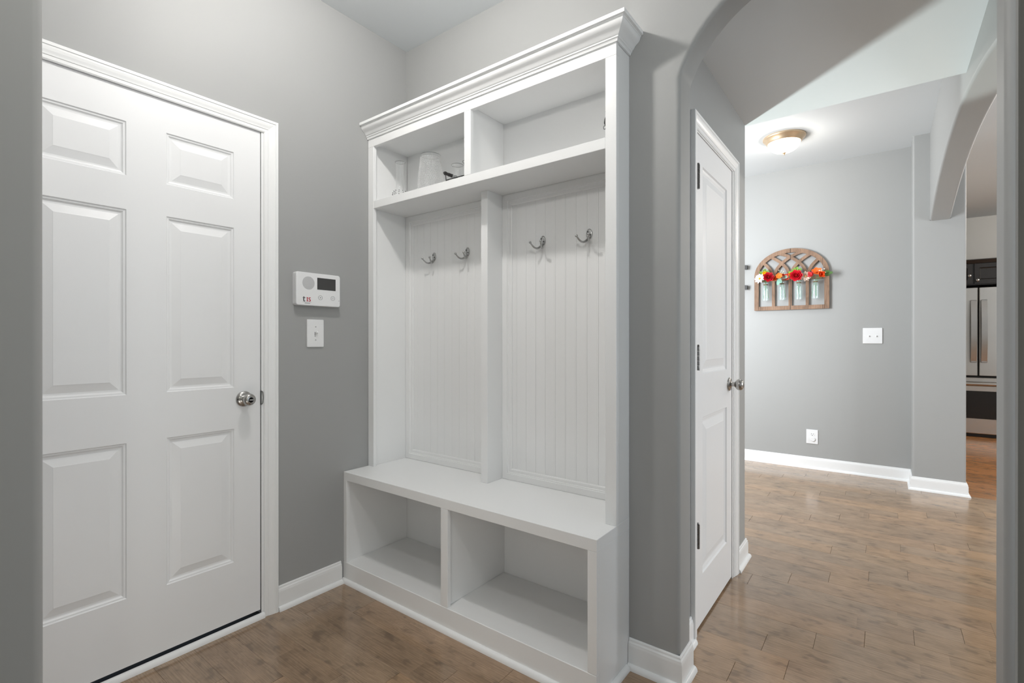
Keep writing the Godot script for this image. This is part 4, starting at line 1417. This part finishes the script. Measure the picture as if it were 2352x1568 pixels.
func build_flowers(jx: Array) -> void:
	var z := FZ + 0.10
	var nk := []
	for x in jx: nk.append(V(x, 1.715, FZ + 0.062))
	flower("daisy", "large white daisy leaning out of the leftmost bottle", V(1.167, 1.772, z + 0.004), V(-0.35, 0.25, 1), "daisy", col(240, 238, 240), 0.046, nk[0], col(232, 158, 40))
	flower("button_flower", "round yellow flower behind the red rose in the leftmost bottle", V(1.205, 1.822, z - 0.016), V(0, 0.4, 1), "globe", col(238, 190, 20), 0.024, nk[0])
	flower("rose", "deep red rose beside the white daisy in the leftmost bottle", V(1.246, 1.780, z + 0.034), V(0.25, 0.15, 1), "rose", col(188, 10, 32), 0.036, nk[0])
	flower("orange_blossom", "small orange blossom at the left of the second bottle", V(1.296, 1.768, z - 0.006), V(-0.4, -0.1, 1), "tulip", col(236, 110, 40), 0.026, nk[1])
	flower("orange_blossom", "ruffled orange blossom in the middle of the second bottle", V(1.333, 1.784, z + 0.022), V(0, 0.2, 1), "poppy", col(244, 120, 36), 0.032, nk[1], col(220, 150, 40))
	flower("tulip", "coral red tulip at the right of the second bottle", V(1.378, 1.770, z - 0.008), V(0.3, 0.25, 1), "tulip", col(232, 84, 62), 0.036, nk[1])
	flower("button_flower", "round yellow flower beside the large red rose in the third bottle", V(1.422, 1.794, z - 0.018), V(-0.3, 0.3, 1), "globe", col(246, 196, 24), 0.025, nk[2])
	flower("rose", "largest red rose, in the third bottle from the left", V(1.473, 1.776, z + 0.034), V(0, 0.1, 1), "rose", col(204, 12, 36), 0.041, nk[2])
	flower("daisy", "faded beige daisy drooping right of the large red rose", V(1.542, 1.768, z - 0.004), V(0.55, -0.1, 1), "daisy", col(226, 206, 190), 0.044, nk[2], col(214, 170, 110))
	flower("tulip", "pink coral bud at the left of the rightmost bottle", V(1.592, 1.776, z + 0.026), V(-0.5, 0.2, 1), "tulip", col(232, 92, 96), 0.030, nk[3])
	flower("poppy", "large orange poppy at the top of the rightmost bottle", V(1.632, 1.800, z - 0.006), V(0.05, 0.75, 1), "poppy", col(240, 104, 24), 0.050, nk[3], col(200, 90, 30))
	flower("orange_blossom", "orange red blossom drooping at the right of the rightmost bottle", V(1.668, 1.772, z + 0.028), V(0.5, -0.1, 1), "tulip", col(236, 88, 28), 0.030, nk[3])
	sprig("leaf_sprig", "green leaves at the top of the leftmost bottle", V(1.205, 1.812, z - 0.02), [[-0.8, 0.5, 0.1, 0.05], [0.1, 1, 0.1, 0.05], [0.7, 0.8, 0.1, 0.045], [-0.2, 0.9, 0.2, 0.045], [1, 0.1, 0.2, 0.055]], col(104, 140, 50), nk[0])
	sprig("leaf_sprig", "pale blue green leaf hanging below the orange blossoms", V(1.335, 1.764, z + 0.006), [[-0.25, -1, 0.25, 0.062], [0.25, -0.9, 0.25, 0.045], [1, 0.15, -0.1, 0.075]], col(140, 186, 168), nk[1])
	sprig("leaf_sprig", "bright green leaf stalk rising above the large red rose", V(1.46, 1.80, z - 0.02), [[-1, 0.35, 0.1, 0.055], [-0.5, 0.7, 0.1, 0.045], [0.3, 1, 0.1, 0.06], [0.9, 0.8, 0.1, 0.06], [-0.1, 1, 0.2, 0.05]], col(112, 156, 52), nk[2])
	sprig("leaf_sprig", "dark green pointed leaves sticking out past the right edge of the frame", V(1.672, 1.778, z - 0.01), [[1, 0.1, 0.1, 0.075], [0.9, 0.45, 0.0, 0.055], [0.9, -0.25, 0.2, 0.055]], col(72, 108, 48), nk[3])
	sprig("white_sprig", "tiny white filler blossoms above the orange flowers, second bottle", V(1.350, 1.818, z - 0.015), [], col(236, 234, 200), nk[1], 13)
	sprig("white_sprig", "tiny white filler blossoms beside the orange poppy, rightmost bottle", V(1.674, 1.808, z - 0.008), [], col(238, 236, 226), nk[3], 8)

# ---------------------------------------------------------------- kitchen
func build_kitchen() -> void:
	var z := -6.4
	var o := thing("refrigerator", "stainless french door refrigerator seen through the kitchen opening", "refrigerator", V(3.036, 0, z))
	var x0 := -0.455
	var x1 := 0.455
	part("body", boxed(V(x0 + 0.004, 0.05, -0.59), V(x1 - 0.004, 1.82, -0.075), 0.004), mat(col(40, 40, 42), 0.5), o)
	part("kick_plate", boxed(V(x0 + 0.02, 0.0, -0.55), V(x1 - 0.02, 0.05, -0.03), 0.003), M.black, o)
	for s in [-1.0, 1.0]:
		var a := minf(s * 0.006, s * 0.453)
		var b := maxf(s * 0.006, s * 0.453)
		var d := part("door", boxed(V(a, 0.752, -0.07), V(b, 1.832, 0.0), 0.006), M.steel, o, 0, "brushed steel door")
		var mb := MB.new()
		var pts := []
		for k in 15:
			var t := k / 14.0
			pts.append(V(s * 0.047, 0.925 + 0.74 * t, 0.022 + 0.036 * sin(PI * t)))
		# flat bowed bar
		for i in 14:
			var A: Vector3 = pts[i]
			var B: Vector3 = pts[i + 1]
			var w := 0.027
			var th := 0.009
			mb.quad(A + V(-w, 0, th), A + V(w, 0, th), B + V(w, 0, th), B + V(-w, 0, th))
			mb.quad(A + V(w, 0, -th), A + V(-w, 0, -th), B + V(-w, 0, -th), B + V(w, 0, -th))
			mb.quad(A + V(w, 0, th), A + V(w, 0, -th), B + V(w, 0, -th), B + V(w, 0, th))
			mb.quad(A + V(-w, 0, -th), A + V(-w, 0, th), B + V(-w, 0, th), B + V(-w, 0, -th))
		for e in [pts[0], pts[-1]]: mb.box(e + V(-0.027, -0.012, -0.022), e + V(0.027, 0.012, 0.01), 0.004)
		part("handle", mb, M.nickel, d, 40)
	var dr := part("freezer_drawer", boxed(V(x0 + 0.002, 0.045, -0.07), V(x1 - 0.002, 0.728, 0.0), 0.006), M.steel, o, 0, "brushed steel freezer drawer")
	var mb2 := MB.new()
	mb2.tube([V(x0 + 0.05, 0.655, 0.05), V(x1 - 0.05, 0.655, 0.05)], 0.026, 20)
	for x in [x0 + 0.08, x1 - 0.08]: mb2.box(V(x - 0.015, 0.64, -0.001), V(x + 0.015, 0.67, 0.04), 0.003)
	part("handle", mb2, M.nickel, dr, 40)
	part("drawer_panel", boxed(V(x0 + 0.006, 0.228, -0.001), V(x1 - 0.006, 0.565, 0.004), 0.001), M.black, dr, 0, "glossy black panel")
	part("seam", boxed(V(x0 + 0.006, 0.728, -0.07), V(x1 - 0.006, 0.752, -0.02)), M.gap, o)
	# cabinets above and beside
	o = thing("wall_cabinet", "dark wooden wall cabinet above the refrigerator", "cabinet", V(3.45, 1.86, z))
	part("body", boxed(V(-0.9, 0, -0.59), V(0.5, 0.265, -0.002), 0.002), M.cab, o)
	mb2 = MB.new()
	mb2.mold([V(-0.9, 0.262, 0), V(0.5, 0.262, 0)], V(0, 1, 0), mirror([Vector2(0, 0), Vector2(0.012, 0), Vector2(0.03, 0.02), Vector2(0.05, 0.04), Vector2(0.05, 0.05), Vector2(0, 0.05)]), false, true)
	part("crown", mb2, M.cab, o, 30)
	for d in [[-0.885, -0.472], [-0.452, 0.02], [0.03, 0.485]]:
		var mb := MB.new()
		mb.xf = Transform3D(Basis.IDENTITY, V(0, 0, 0.018))
		slab(mb, d[0], d[1], 0.014, 0.26, 0.019, [[d[0] + 0.043, 0.065, d[1] - 0.043, 0.21]])
		var dd := part("door", mb, M.cab, o)
		mb = MB.new()
		mb.xf = Transform3D(Basis.IDENTITY, V(0, 0, 0.018))
		var pn := panel([d[0] + 0.043, 0.065, d[1] - 0.043, 0.21], [[0, 0], [0.006, -0.008], [0.012, -0.012]])
		for i in pn.p.size(): pn.p[i] += V(0, 0, 0.018)
		part("door_panel", pn, M.cab, dd)
		mb = MB.new()
		var kx: float = d[0] + 0.026 if d[0] > -0.6 else d[1] - 0.026
		mb.xf = Transform3D(TO_Z, V(kx, 0.058 if d[0] > -0.6 else 0.115, 0.018))
		mb.lathe([Vector2(0.007, 0), Vector2(0.006, 0.012), Vector2(0.016, 0.018), Vector2(0.017, 0.024), Vector2(0.011, 0.03), Vector2(0, 0.032)], 20)
		part("knob", mb, M.chrome, dd, 40)
	o = thing("tall_cabinet", "dark tall kitchen cabinet hidden left of the refrigerator", "cabinet", V(2.44, 0, z))
	part("body", boxed(V(-0.13, 0.0, -0.59), V(0.105, 2.12, -0.02), 0.003), M.cab, o)
	part("door", boxed(V(-0.125, 0.1, -0.02), V(0.1, 2.1, 0.0), 0.003), M.cab, o)
